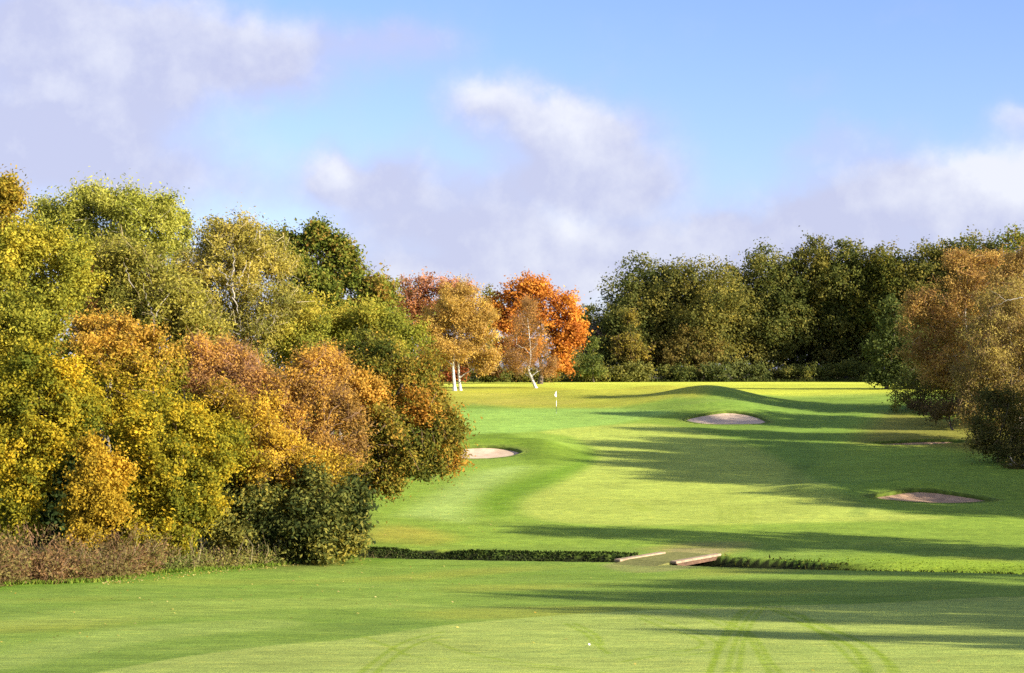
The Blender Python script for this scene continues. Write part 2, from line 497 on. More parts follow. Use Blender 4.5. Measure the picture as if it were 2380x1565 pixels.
def crown_points(lobes, n, clump, rs, shell=0.5):
    """leaf positions in clumps spread over the lobes' outer volume"""
    c = np.array([l[0] for l in lobes]); r = np.array([l[1] for l in lobes])
    area = (r[:, 0] * r[:, 1] + r[:, 0] * r[:, 2] + r[:, 1] * r[:, 2])
    ncl = np.maximum(5, (area * 4.2 / (clump * clump * 2.7)).astype(int))
    cen, out, lob = [], [], []
    for k in range(len(lobes)):
        d = rs.normal(size=(ncl[k], 3)); d /= np.linalg.norm(d, axis=1)[:, None]
        rad = (shell + (1 - shell) * rs.rand(ncl[k]) ** 0.6) * rs.uniform(0.80, 1.10, ncl[k]) * np.where(rs.rand(ncl[k]) < 0.12, rs.uniform(1.1, 1.32, ncl[k]), 1.0)
        cen.append(c[k] + d * r[k] * rad[:, None]); out.append(d); lob.append(np.full(ncl[k], k))
    cen = np.vstack(cen); out = np.vstack(out); lob = np.concatenate(lob)
    w = rs.uniform(0.35, 1.6, len(cen)); w /= w.sum()
    ci = rs.choice(len(cen), n, p=w)
    ax = out * 0.7 + rs.normal(size=out.shape) * 0.6 + np.array([0, 0, 0.1]); ax /= np.linalg.norm(ax, axis=1)[:, None]
    g = rs.normal(size=(n, 3)) * np.array([0.36, 0.36, 0.27]) * clump + ax[ci] * (rs.normal(size=(n, 1)) * 0.62 * clump)
    P = cen[ci] + g
    o = out[ci] + 0.9 * g / clump
    return P, o, ci, cen, lob, c, r


def sub_lobes(lobes, k, seed):
    """break smooth lobes into boughs: a smaller core plus k knobs on its surface"""
    rs = np.random.RandomState(seed + 500); out = []
    for c, r in lobes:
        out.append((c, r * 0.84))
        for _ in range(k):
            d = rs.normal(size=3); d[2] = d[2] * 0.9 + 0.15; d /= np.linalg.norm(d)
            f = rs.uniform(0.26, 0.46)
            out.append((c + d * r * rs.uniform(0.62, 0.86), r * f * rs.uniform(0.85, 1.15, 3)))
    return out


def crown_mesh(name, lobes, n, leaf, pal, clump, seed, spread=0.22, tips=None, twigs=0, twig_col=(0.12, 0.08, 0.05), droop=0.0, shell=0.5, field=0.25, top=None):
    rs = np.random.RandomState(seed)
    P, o, ci, cen, lob, c, r = crown_points(lobes, n, clump, rs, shell)
    N = o * 0.42 + rs.normal(size=o.shape) * 0.72 + np.array([0.12, -0.12, 0.38])
    N /= np.linalg.norm(N, axis=1)[:, None] + 1e-9
    L = leaf[0] * rs.uniform(0.65, 1.35, n); W = leaf[1] * rs.uniform(0.65, 1.35, n)
    V, Q = leaf_quads(P, N, L, W, rs, droop)
    vc = 0.5 + rs.normal(size=len(cen)) * spread + field * wob(cen[:, 0] + cen[:, 1] * 0.5, cen[:, 2], 0.9, seed + 7)
    v = vc[ci] + rs.normal(size=n) * 0.13
    C = pal_pick(pal, v) * rs.uniform(0.80, 1.20, n)[:, None]
    if top is not None:                                  # autumn colour that has turned at the upper, exposed shoots
        z0, z1, tp = top
        k = smooth(z0, z1, P[:, 2] + rs.normal(size=n) * 0.3 * (z1 - z0))[:, None] * (0.65 + 0.35 * rs.rand(n, 1))
        C = C * (1 - k) + pal_pick(tp, v) * rs.uniform(0.75, 1.25, n)[:, None] * k
    if twigs:
        ti = rs.choice(len(cen), twigs)
        d = cen[ti] - c[lob[ti]]; d /= np.linalg.norm(d, axis=1)[:, None] + 1e-9
        d = d * 0.8 + rs.normal(size=d.shape) * 0.35; d[:, 2] += 0.25 - droop * 0.5
        d /= np.linalg.norm(d, axis=1)[:, None]
        s = rs.normal(size=d.shape); s -= np.einsum('ij,ij->i', s, d)[:, None] * d; s /= np.linalg.norm(s, axis=1)[:, None]
        ln = clump * rs.uniform(0.9, 2.1, twigs)[:, None]; wd = leaf[1] * rs.uniform(0.10, 0.22, twigs)[:, None]
        a = cen[ti] + rs.normal(size=d.shape) * clump * 0.35 - d * ln * 0.5; b_ = a + d * ln
        TV = np.stack([a - s * wd, a + s * wd, b_ + s * wd * 0.4, b_ - s * wd * 0.4], 1).reshape(-1, 3)
        Q = np.vstack([Q, np.arange(4 * twigs).reshape(-1, 4) + len(V)]); V = np.vstack([V, TV])
        C = np.vstack([C, np.array(twig_col) * rs.uniform(0.6, 1.5, twigs)[:, None]])
    return V, Q, np.clip(C * LEAF_K, 0.003, 0.9), cen, lob, c


def tube_mesh(polys, sides=7):
    V, Q, base = [], [], 0
    for pts, rad in polys:
        pts = np.asarray(pts, float); rad = np.asarray(rad, float); k = len(pts)
        tan = np.gradient(pts, axis=0); tan /= np.linalg.norm(tan, axis=1)[:, None] + 1e-9
        ref = np.array([0.31, 0.95, 0.05])
        u = np.cross(tan, ref); u /= np.linalg.norm(u, axis=1)[:, None] + 1e-9
        w = np.cross(tan, u)
        th = np.linspace(0, 2 * math.pi, sides, endpoint=False)
        ring = pts[:, None] + rad[:, None, None] * (u[:, None] * np.cos(th)[None, :, None] + w[:, None] * np.sin(th)[None, :, None])
        V.append(ring.reshape(-1, 3))
        i = base + np.arange(k * sides).reshape(k, sides)
        Q.append(np.stack([i[:-1], np.roll(i, -1, 1)[:-1], np.roll(i, -1, 1)[1:], i[1:]], -1).reshape(-1, 4))
        base += k * sides
    return np.vstack(V), np.vstack(Q)


def bend(a, b, rs, k=5, amp=0.06, sag=0.0):
    t = np.linspace(0, 1, k)[:, None]
    p = a * (1 - t) + b * t
    ln = np.linalg.norm(b - a)
    off = rs.normal(size=3) * amp * ln
    off2 = rs.normal(size=(k, 3)) * amp * 0.3 * ln
    off2[0] = 0; off2[-1] = 0
    p = p + off * (4 * t * (1 - t)) * 0.5 + off2
    p[:, 2] += sag * ln * 4 * t[:, 0] * (1 - t[:, 0])
    return p


def auto_lobes(px, w, top, bot, D, n, seed, lobe=0.30, t0=0.42, low=0.35, asp=1.0):
    """billowing crown between picture rows top..bot, w wide, at distance D"""
    rs = np.random.RandomState(seed); s = D / F
    H = (bot - top) * s; Wd = w * s; base = at(px, bot, D)
    out = []
    lr = lobe * min(Wd, H)
    for k in range(n):
        t = (k + 0.5 + rs.uniform(-0.4, 0.4)) / n
        t = np.clip(t, 0.0, 1.0)
        prof = math.sqrt(max(0, 1 - ((t - t0) / (1 - t0)) ** 2)) if t > t0 else 1 - low * ((t0 - t) / t0) ** 2
        r = lr * rs.uniform(0.75, 1.25)
        ph = k * 2.4 + rs.uniform(-0.5, 0.5)
        rad = max(0, prof * Wd / 2 - r * 0.8)
        z = base[2] + r * 0.7 + t * (H - 1.7 * r)
        out.append((np.array([base[0] + rad * math.cos(ph), base[1] + rad * math.sin(ph) * asp, z]), np.array([r, r, r * rs.uniform(0.75, 1.0)])))
    out.append((np.array([base[0], base[1], base[2] + 0.45 * H]), np.array([Wd * 0.27, Wd * 0.27 * asp, H * 0.33])))
    return out


def L(px, py, rx, rz, D, ry=None):
    s = D / F
    return (at(px, py, D), np.array([rx * s, (ry if ry else rx) * s, rz * s]))


def make_tree(name, label, cat, base, lobes, pal, leaf, n, bark='dark', group=None, tr=0.22, clump=0.7, seed=1, stems=None, limb_k=5, trunk_to=0.75, sub=5, boughs=None, **kw):
    """thing > trunk(s), crown.  base = (px, D): the trunk stands on the ground there"""
    rs = np.random.RandomState(seed + 1000)
    if len(base) == 3 and base[2] == 'xy': bx, by = base[0], base[1]
    else: by = base[1]; bx = (base[0] - CX) * by / F
    bz = float(ground_z(bx, by)) - 0.05
    root = empty(name, (bx, by, bz)); tag(root, label, cat, group)
    O = np.array([bx, by, bz])
    if group in FINE: leaf = (leaf[0] * FINE[group][0], leaf[1] * FINE[group][0]); n = int(n * FINE[group][1])
    full = sub_lobes(lobes, sub, seed) if sub else lobes
    V, Q, C, cen, lob, c = crown_mesh(name, full, n, leaf, pal, clump, seed, **kw)
    if sub: lob = lob // (sub + 1)
    me = mesh_from('crown', V - O, Q); add_colors(me, C)
    link('crown', me, LEAF, root)
    topz = max(l[0][2] + l[1][2] for l in lobes); mid = np.mean([l[0] for l in lobes], 0)
    apex = np.array([mid[0], mid[1], bz + (topz - bz) * trunk_to])
    stems = stems or [dict(b=(0, 0), apex=apex)]
    polys_by = []
    for st in stems:
        a = O + np.array([st['b'][0], st['b'][1], 0.0]); ap = np.asarray(st.get('apex', apex), float)
        if 'path' in st:
            tp = spline(np.vstack([a] + [np.asarray(p) for p in st['path']]), 5)
        else:
            tp = bend(a, ap, rs, 8, 0.035)
        r0 = st.get('r', tr)
        rad = r0 * (1 - 0.8 * np.linspace(0, 1, len(tp)) ** 0.9); rad[0] *= 1.35
        polys_by.append([(tp, rad)])
    for li in range(len(lobes)):
        si = int(np.argmin([np.linalg.norm(p[0][0][-1][:2] - lobes[li][0][:2]) for p in polys_by]))
        tp, rad = polys_by[si][0]
        tgt = lobes[li][0]
        zz = tp[:, 2]; want = tgt[2] - 0.55 * np.linalg.norm(tgt[:2] - tp[len(tp) // 2][:2]) - 0.3
        j = int(np.clip(np.argmin(np.abs(zz - want)), 1, len(tp) - 2))
        lp = bend(tp[j], tgt, rs, 6, 0.08, 0.04)
        r1 = rad[j] * 0.55
        polys_by[si].append((lp, r1 * (1 - 0.7 * np.linspace(0, 1, 6))))
        mine = np.where(lob == li)[0]
        if len(mine):
            for q in rs.choice(mine, min(limb_k, len(mine)), replace=False):
                jj = rs.randint(2, 6)
                polys_by[si].append((bend(lp[jj], cen[q], rs, 4, 0.09, 0.03), r1 * 0.34 * (1 - 0.75 * np.linspace(0, 1, 4))))
    for bp, r0 in (boughs or []):
        pp = spline(bp, 5); pp = pp + np.array([0, 0.75, 0]) + rs.normal(size=pp.shape) * 0.05; polys_by[0].append((pp, r0 * 0.55 * (1 - 0.8 * np.linspace(0, 1, len(pp)))))
    for polys in polys_by:
        TV, TQ = tube_mesh(polys, 7)
        link('trunk', mesh_from('trunk', TV - O, TQ, smooth=True), BARK[bark], root)
    return root


def copy_tree(root, loc, rz, sc, label):
    r = root.copy(); COL.objects.link(r); r.location = [float(v) for v in loc]; r.rotation_euler = (0, 0, rz); r.scale = (sc, sc, sc); r['label'] = label
    for ch in list(root.children):
        d = ch.copy(); COL.objects.link(d); d.parent = r
    return r


# palettes (leaf albedo)
YG = [(0.09, 0.098, 0.014), (0.18, 0.165, 0.02), (0.27, 0.22, 0.025)]
ASH = [(0.08, 0.095, 0.016), (0.165, 0.17, 0.026), (0.26, 0.245, 0.05)]
OLIVE = [(0.07, 0.075, 0.016), (0.145, 0.135, 0.024), (0.22, 0.19, 0.036)]
OAK = [(0.03, 0.045, 0.010), (0.065, 0.085, 0.014), (0.115, 0.12, 0.02), (0.15, 0.09, 0.02)]
GOLD = [(0.12, 0.10, 0.010), (0.25, 0.18, 0.014), (0.37, 0.25, 0.018)]
GOLDGREEN = [(0.06, 0.07, 0.010), (0.15, 0.13, 0.012), (0.30, 0.21, 0.016)]
ORANGE = [(0.15, 0.10, 0.020), (0.26, 0.155, 0.028), (0.34, 0.19, 0.034)]
TAWNY = [(0.12, 0.07, 0.028), (0.21, 0.115, 0.035), (0.30, 0.17, 0.035)]
MAPLE = [(0.155, 0.05, 0.014), (0.27, 0.105, 0.020), (0.37, 0.175, 0.03)]
RED = [(0.13, 0.06, 0.026), (0.20, 0.088, 0.034), (0.26, 0.135, 0.045)]
BIRCHG = [(0.18, 0.115, 0.03), (0.27, 0.175, 0.042), (0.36, 0.25, 0.055)]
WOOD = [(0.032, 0.042, 0.012), (0.062, 0.070, 0.018), (0.115, 0.105, 0.026)]
WOODO = [(0.042, 0.048, 0.014), (0.085, 0.083, 0.020), (0.15, 0.125, 0.028)]
LAUREL = [(0.018, 0.025, 0.008), (0.048, 0.058, 0.015), (0.12, 0.115, 0.026), (0.17, 0.14, 0.025)]
RUST = [(0.11, 0.075, 0.026), (0.21, 0.135, 0.040), (0.32, 0.215, 0.06)]
DULL = [(0.085, 0.068, 0.026), (0.155, 0.12, 0.038), (0.225, 0.18, 0.05)]

# ------------------------------------------------------------------ left wood
GL = 'autumn trees and bushes of the left wood'
T = make_tree
T('ash_tree', 'tallest bright green ash at the top of the left wood', 'tree', (250, 98),
  [L(240, 520, 95, 75, 98), L(330, 530, 85, 65, 97), L(150, 540, 80, 70, 98), L(270, 470, 60, 38, 98), L(190, 480, 55, 45, 99), L(345, 485, 45, 38, 98),
   L(390, 545, 40, 50, 98), L(110, 520, 45, 55, 99), L(250, 620, 140, 80, 97), L(260, 720, 130, 90, 97)],
  ASH, (0.30, 0.11), 34000, 'grey', GL, 0.34, 0.75, 11, twigs=600, twig_col=(0.22, 0.2, 0.15))
T('poplar_sapling', 'thin green sapling poking above the gap right of the bright ash', 'tree', (428, 106),
  [L(429, 505, 9, 16, 106), L(430, 540, 12, 26, 106), L(428, 580, 18, 36, 106)], ASH, (0.22, 0.11), 1500, 'grey', GL, 0.08, 0.4, 12)
T('spire_tree', 'golden brown pointed tree at the far left edge', 'tree', (10, 84),
  [L(14, 440, 14, 24, 84), L(12, 480, 34, 42, 84), L(10, 540, 55, 60, 84), L(5, 620, 75, 75, 84), L(0, 710, 95, 80, 84), L(-60, 600, 70, 80, 86)],
  [(0.085, 0.08, 0.012), (0.17, 0.135, 0.018), (0.25, 0.165, 0.022)], (0.22, 0.13), 16000, 'dark', GL, 0.25, 0.6, 13)
T('lime_tree', 'broad yellow green tree below the golden pointed one', 'tree', (110, 80),
  [L(110, 600, 85, 80, 80), L(40, 640, 80, 90, 79), L(160, 650, 60, 70, 79), L(60, 560, 50, 50, 80), L(90, 730, 110, 80, 78), L(30, 780, 100, 80, 77)],
  YG, (0.22, 0.13), 24000, 'dark', GL, 0.25, 0.6, 14, field=0.35)
T('olive_tree', 'olive green tree with bare grey limbs showing in its crown', 'tree', (540, 88),
  [L(540, 585, 85, 70, 88), L(600, 620, 80, 75, 88), L(480, 560, 40, 50, 89), L(560, 540, 60, 34, 88), L(640, 600, 55, 60, 89), L(520, 680, 110, 80, 87), L(620, 720, 90, 80, 87), L(440, 640, 55, 70, 88), L(560, 780, 130, 70, 86)],
  [(0.08, 0.08, 0.018), (0.16, 0.14, 0.028), (0.25, 0.20, 0.04)], (0.22, 0.10), 30000, 'pale', GL, 0.30, 0.6, 15, limb_k=9, boughs=[([at(535, 690, 84.5), at(534, 640, 84.6), at(538, 600, 85.2), at(530, 560, 86)], 0.08), ([at(533, 668, 84.5), at(515, 640, 84.4), at(500, 620, 84.8)], 0.07), ([at(536, 668, 84.5), at(552, 645, 84.3), at(570, 610, 84.8)], 0.07), ([at(534, 690, 84.5), at(548, 720, 84.6), at(555, 770, 85)], 0.08), ([at(446, 700, 84.5), at(440, 675, 84.4), at(450, 650, 84.8)], 0.05), ([at(455, 705, 84.4), at(462, 680, 84.3)], 0.05), ], twigs=1500, twig_col=(0.30, 0.26, 0.17))
T('oak_tree', 'dark green oak with ragged top sloping down to the right', 'tree', (760, 100),
  [L(660, 570, 35, 38, 100), L(720, 590, 50, 48, 100), L(760, 560, 22, 26, 100), L(735, 548, 18, 20, 100), L(800, 585, 20, 24, 100), L(795, 635, 55, 48, 100), L(850, 655, 48, 38, 100), L(700, 660, 70, 60, 99), L(800, 700, 90, 60, 99), L(885, 690, 30, 40, 100), L(740, 760, 110, 70, 99), L(860, 740, 50, 45, 99)],
  OAK, (0.28, 0.17), 26000, 'dark', GL, 0.32, 0.6, 16, shell=0.55)
T('field_maple', 'olive green tree hanging over the orange bushes left of centre', 'tree', (330, 82),
  [L(340, 630, 75, 60, 82), L(270, 650, 50, 60, 82), L(400, 700, 75, 70, 81), L(320, 710, 80, 50, 81), L(450, 770, 70, 55, 80), L(380, 760, 60, 40, 80), L(260, 600, 50, 50, 84)],
  OLIVE, (0.24, 0.11), 24000, 'grey', GL, 0.24, 0.6, 17, limb_k=8, boughs=[([at(352, 760, 78.6), at(345, 725, 78.4), at(335, 700, 78.8), at(325, 660, 79.5)], 0.07), ([at(350, 740, 78.5), at(370, 700, 78.6), at(395, 670, 79)], 0.06), ([at(300, 665, 79), at(290, 640, 79.2), at(280, 610, 80)], 0.05)], twigs=900, twig_col=(0.2, 0.16, 0.09))
T('red_cherry', 'small red leaved tree glimpsed in the dark gap of the left wood', 'tree', (225, 90),
  [L(222, 640, 16, 28, 90), L(232, 700, 20, 26, 90)], RED, (0.22, 0.14), 900, 'dark', GL, 0.09, 0.4, 18)
T('hazel_tree', 'mid green rounded tree below the dark oak in the left wood', 'tree', (800, 90),
  [L(740, 760, 90, 60, 89), L(840, 750, 70, 50, 89), L(660, 800, 80, 60, 88), L(890, 760, 55, 50, 88), L(770, 830, 90, 60, 87), L(930, 800, 55, 55, 87), L(690, 720, 60, 40, 90)],
  [(0.075, 0.085, 0.014), (0.15, 0.15, 0.020), (0.25, 0.20, 0.03)], (0.22, 0.11), 22000, 'grey', GL, 0.2, 0.6, 19, field=0.4)
T('leaning_oak', 'large dark olive tree whose boughs overhang the turf at the right end', 'tree', (770, 82),
  [L(900, 860, 75, 65, 79), L(960, 900, 65, 60, 79), L(840, 820, 55, 50, 80), L(1000, 960, 52, 60, 78), L(920, 980, 80, 70, 78), L(1030, 1020, 46, 58, 78), L(960, 1050, 70, 50, 77), L(880, 1060, 70, 50, 77), L(1045, 1070, 22, 28, 78), L(990, 1080, 40, 26, 77), L(900, 1115, 30, 25, 77), L(985, 850, 35, 45, 80), L(820, 900, 60, 60, 79), L(850, 1000, 60, 60, 78), L(830, 1090, 55, 45, 77), L(1050, 985, 26, 40, 78)],
  [(0.035, 0.045, 0.010), (0.085, 0.085, 0.014), (0.16, 0.12, 0.02), (0.24, 0.12, 0.02)], (0.22, 0.11), 34000, 'dark', GL, 0.3, 0.55, 20, field=0.4, twigs=900, twig_col=(0.1, 0.07, 0.045))
T('hawthorn', 'orange topped hawthorn bush under the olive tree on the left', 'shrub', (310, 74),
  [L(290, 790, 65, 45, 74), L(350, 815, 65, 45, 73), L(250, 830, 70, 60, 73), L(320, 880, 85, 60, 72), L(395, 850, 35, 45, 74), L(230, 760, 40, 35, 75), L(270, 950, 80, 60, 72)],
  GOLDGREEN, (0.19, 0.11), 22000, 'brown', GL, 0.12, 0.5, 21, top=(at(0, 900, 73)[2], at(0, 790, 73)[2], ORANGE), twigs=500)
T('spindle_bush', 'purplish brown thin twigged bush between the two orange bushes', 'shrub', (520, 76),
  [L(500, 830, 55, 40, 76), L(560, 850, 65, 50, 76), L(460, 860, 45, 50, 75), L(530, 900, 80, 50, 75), L(600, 890, 45, 45, 75), L(455, 820, 22, 28, 76)],
  TAWNY, (0.16, 0.09), 14000, 'brown', GL, 0.1, 0.5, 22, twigs=3500, twig_col=(0.17, 0.10, 0.065), top=(at(0, 850, 76)[2], at(0, 780, 76)[2], ORANGE))
T('beech_bush', 'rusty orange bush with arching bare stems right of the thin twigged one', 'shrub', (700, 76),
  [L(730, 860, 60, 45, 76), L(680, 900, 65, 55, 75), L(770, 900, 55, 50, 76), L(720, 960, 85, 60, 75), L(800, 970, 45, 50, 75), L(700, 1030, 90, 60, 74), L(790, 1050, 60, 50, 74), L(770, 845, 30, 35, 77)],
  [(0.13, 0.08, 0.025), (0.24, 0.14, 0.03), (0.34, 0.20, 0.03)], (0.17, 0.09), 22000, 'brown', GL, 0.12, 0.5, 23, boughs=[([at(745, 1010, 73.2), at(770, 960, 73.1), at(790, 925, 73.6), at(800, 890, 74.5)], 0.045), ([at(745, 1010, 73.2), at(800, 975, 73), at(850, 950, 73.5)], 0.04), ([at(740, 1040, 72.9), at(800, 1015, 72.8), at(870, 985, 73.5)], 0.04), ([at(745, 1010, 73.2), at(750, 960, 73.1), at(745, 910, 73.6)], 0.035)], twigs=3000, twig_col=(0.16, 0.10, 0.06))
T('maple_sapling', 'bright orange sapling against the dark overhanging boughs', 'shrub', (830, 77.5),
  [L(845, 890, 36, 26, 77), L(860, 915, 24, 22, 77), L(820, 930, 40, 30, 77)], ORANGE, (0.2, 0.13), 3000, 'brown', GL, 0.06, 0.4, 24)
T('yellow_shrub', 'big yellow leaved shrub filling the left edge above the brambles', 'shrub', (60, 64.5),
  [L(60, 870, 85, 70, 66), L(20, 950, 80, 80, 65), L(110, 960, 65, 70, 65), L(150, 890, 65, 60, 66), L(40, 1050, 75, 70, 64), L(110, 1040, 55, 50, 64), L(60, 1130, 60, 60, 63.5), L(20, 1200, 55, 60, 63.5), L(-40, 1000, 80, 120, 65), L(190, 960, 60, 70, 66)],
  GOLDGREEN, (0.18, 0.11), 32000, 'brown', GL, 0.12, 0.45, 25, field=0.5)
T('golden_bush', 'small golden bush standing forward of the dark hollow at lower left', 'shrub', (225, 64.2),
  [L(225, 1080, 50, 40, 63.5), L(200, 1130, 55, 50, 63), L(255, 1140, 45, 45, 63), L(225, 1185, 55, 34, 63), L(180, 1195, 34, 36, 63.2), L(265, 1200, 40, 40, 63), L(205, 1235, 50, 34, 62.8), L(210, 1045, 26, 24, 63.5), L(262, 1095, 30, 26, 63.5)],
  [(0.12, 0.09, 0.012), (0.22, 0.15, 0.015), (0.31, 0.19, 0.02)], (0.16, 0.10), 13000, 'brown', GL, 0.05, 0.4, 26)
T('hazel_shrub', 'tall yellow green shrub reaching the ground in front of the left wood', 'shrub', (410, 67),
  [L(400, 980, 85, 60, 69), L(330, 1020, 70, 70, 68), L(470, 1020, 75, 60, 69), L(390, 1080, 85, 60, 67.5), L(480, 1100, 65, 60, 68), L(350, 1160, 60, 60, 67), L(420, 1170, 70, 60, 67), L(480, 1170, 45, 40, 67.5), L(345, 1235, 45, 40, 66.5), L(540, 1030, 65, 50, 70), L(415, 1235, 45, 40, 66.8)],
  GOLDGREEN, (0.18, 0.11), 34000, 'brown', GL, 0.11, 0.45, 27, field=0.5,
  stems=[dict(b=(0, 0), r=0.07), dict(b=(0.35, 0.1), r=0.06), dict(b=(-0.5, 0.2), r=0.06)])
T('dogwood', 'tawny yellow shrub in the middle above the dark evergreen', 'shrub', (600, 72),
  [L(590, 960, 60, 50, 72), L(560, 1010, 60, 55, 72), L(640, 1010, 60, 50, 72), L(600, 1070, 70, 50, 71), L(680, 1080, 65, 45, 72), L(520, 950, 45, 45, 73), L(760, 1100, 70, 40, 72.5)],
  [(0.10, 0.08, 0.012), (0.22, 0.15, 0.018), (0.33, 0.21, 0.025)], (0.17, 0.10), 20000, 'brown', GL, 0.1, 0.5, 28, twigs=1500, twig_col=(0.14, 0.09, 0.05), field=0.4)
T('laurel_bush', 'dark glossy evergreen bush at the right foot of the left wood', 'shrub', (740, 70.5),
  [L(765, 1160, 48, 42, 70), L(808, 1195, 38, 48, 70), L(705, 1190, 45, 40, 70), L(815, 1240, 30, 38, 70), L(755, 1225, 60, 50, 69.5), L(690, 1250, 40, 32, 69.5), L(720, 1120, 32, 30, 71), L(832, 1150, 15, 20, 70.5), L(800, 1272, 40, 24, 69.6), L(735, 1275, 44, 24, 69.4)],
  LAUREL, (0.27, 0.13), 7000, 'dark', GL, 0.09, 0.5, 29, field=0.45)
T('holly_bush', 'dark leafy bush in shade left of the glossy evergreen', 'shrub', (560, 70.5),
  [L(560, 1190, 45, 40, 70.5), L(515, 1225, 36, 40, 70), L(610, 1170, 45, 50, 70.8), L(570, 1255, 50, 32, 69.5), L(640, 1235, 34, 36, 70), L(655, 1150, 34, 30, 71.5)],
  LAUREL, (0.26, 0.13), 4200, 'dark', GL, 0.07, 0.5, 30, field=0.4)

# deeper trees of the left wood; near-black shrubs added to darken its hollows
for (lab, px, w, top, bot, Dd, pal, n, sd) in [
    ('dark tree deep in the left wood behind the yellow green tree', 60, 320, 640, 1260, 112, OAK, 9000, 201),
    ('dark tree deep in the left wood below the bright ash', 270, 300, 700, 1240, 112, OAK, 9000, 202),
    ('dark tree deep in the left wood behind the bare limbed olive tree', 500, 300, 680, 1230, 110, OLIVE, 9000, 203),
    ('dark tree deep in the left wood under the ragged oak', 720, 280, 700, 1220, 110, OAK, 9000, 204),
    ('dark tree deep in the left wood at its right end', 900, 150, 730, 1100, 108, OAK, 5000, 205)]:
    T('oak_tree', lab, 'tree', (px, Dd), auto_lobes(px, w, top, bot, Dd, 16, sd, 0.34, 0.5, 0.1), pal, (0.42, 0.26), n, 'dark', 'dark trees deep in the left wood', 0.3, 0.9, sd, limb_k=2)
for (lab, px, w, top, bot, Dd, n, sd) in [
    ('near-black shrub added to darken the hollow behind the big yellow shrub', 40, 260, 930, 1310, 70, 7000, 211),
    ('near-black shrub added to darken the hollow behind the small golden bush', 215, 200, 990, 1300, 69, 7000, 212),
    ('near-black shrub added to darken the gap behind the tall yellow green shrub', 400, 240, 960, 1290, 73, 7000, 213),
    ('near-black shrub added to darken the hollow behind the tawny yellow shrub', 590, 220, 1000, 1280, 76, 7000, 214),
    ('near-black shrub added to darken the gap behind the glossy evergreen', 760, 200, 1040, 1270, 76, 6000, 215)]:
    T('hollow_filler_shrub', lab, 'shrub', (px, Dd), auto_lobes(px, w, top, bot, Dd, 12, sd, 0.4, 0.4, 0.1), [(0.012, 0.020, 0.008), (0.025, 0.038, 0.012), (0.05, 0.06, 0.018)], (0.26, 0.15), n, 'dark', 'shrubs added to darken the hollows of the left wood', 0.09, 0.55, sd, limb_k=2)

# ------------------------------------------------------------------ middle distance
GM = 'specimen trees behind the green'
T('red_maple', 'thin crowned dull red tree behind the twin stemmed birch', 'tree', (1010, 228),
  [L(1010, 660, 50, 26, 228), L(960, 695, 48, 40, 228), L(1060, 690, 55, 40, 228), L(1010, 720, 60, 45, 228), L(950, 745, 40, 32, 227), L(1070, 740, 50, 45, 228), L(1040, 830, 60, 40, 228), L(1110, 840, 50, 36, 228)],
  RED, (0.42, 0.26), 9000, 'grey', GM, 0.28, 0.9, 41, twigs=1400, twig_col=(0.33, 0.14, 0.10), top=(at(0, 690, 228)[2], at(0, 640, 228)[2], [(0.22, 0.11, 0.07), (0.30, 0.17, 0.11)]))
bz = lambda px, D: float(ground_z((px - CX) * D / F, D))
D = 190.0
T('birch_tree', 'golden brown birch on two white stems left of the flag', 'tree', (1057, D),
  [L(1060, 700, 62, 42, D), L(1010, 740, 42, 40, D), L(1105, 745, 45, 45, D), L(1050, 760, 60, 50, D), L(990, 785, 32, 35, D), L(1130, 800, 32, 45, D), L(1060, 815, 70, 36, D), L(1120, 845, 28, 22, D), L(1010, 815, 40, 30, D)],
  BIRCHG, (0.26, 0.15), 24000, 'birch', GM, 0.20, 0.8, 42, twigs=5000, twig_col=(0.22, 0.15, 0.06), limb_k=7,
  stems=[dict(b=(0, 0), r=0.20, path=[at(1053, 850, D), at(1056, 800, D), at(1050, 700, D)]), dict(b=(0.62, 0.5), r=0.17, path=[at(1066, 860, D + .5), at(1068, 800, D), at(1085, 720, D)])])
D = 196.0
T('leaning_birch', 'leaning white stemmed birch with a thin brown crown', 'tree', (1246, D),
  [L(1225, 760, 40, 40, D), L(1200, 800, 34, 45, D), L(1250, 800, 32, 45, D), L(1215, 840, 42, 36, D), L(1185, 850, 20, 25, D), L(1230, 720, 28, 28, D), L(1270, 850, 25, 25, D)],
  [(0.13, 0.07, 0.022), (0.20, 0.11, 0.030), (0.26, 0.15, 0.04)], (0.20, 0.11), 4200, 'birch', GM, 0.2, 0.75, 43, twigs=2600, twig_col=(0.15, 0.09, 0.045), limb_k=4,
  stems=[dict(b=(0, 0), r=0.19, path=[at(1236, 880, D), at(1228, 858, D), at(1233, 835, D), at(1232, 800, D), at(1226, 740, D)])])
D = 222.0
T('orange_maple', 'blazing orange maple, the brightest tree by the far plateau', 'tree', (1255, D),
  [L(1235, 660, 46, 30, D), L(1200, 690, 42, 34, D), L(1260, 700, 45, 42, D), L(1165, 720, 24, 26, D), L(1210, 740, 60, 42, D), L(1275, 755, 40, 40, D), L(1315, 715, 34, 36, D), L(1340, 755, 22, 36, D), L(1310, 770, 40, 30, D), L(1318, 815, 36, 28, D), L(1300, 845, 30, 22, D), L(1180, 760, 32, 30, D), L(1230, 810, 50, 40, D), L(1335, 790, 18, 16, D), L(1180, 820, 30, 36, D)],
  MAPLE, (0.42, 0.30), 17000, 'dark', GM, 0.3, 0.9, 44, shell=0.55, field=0.4)
GH = 'hedge bushes along the far edge of the plateau'
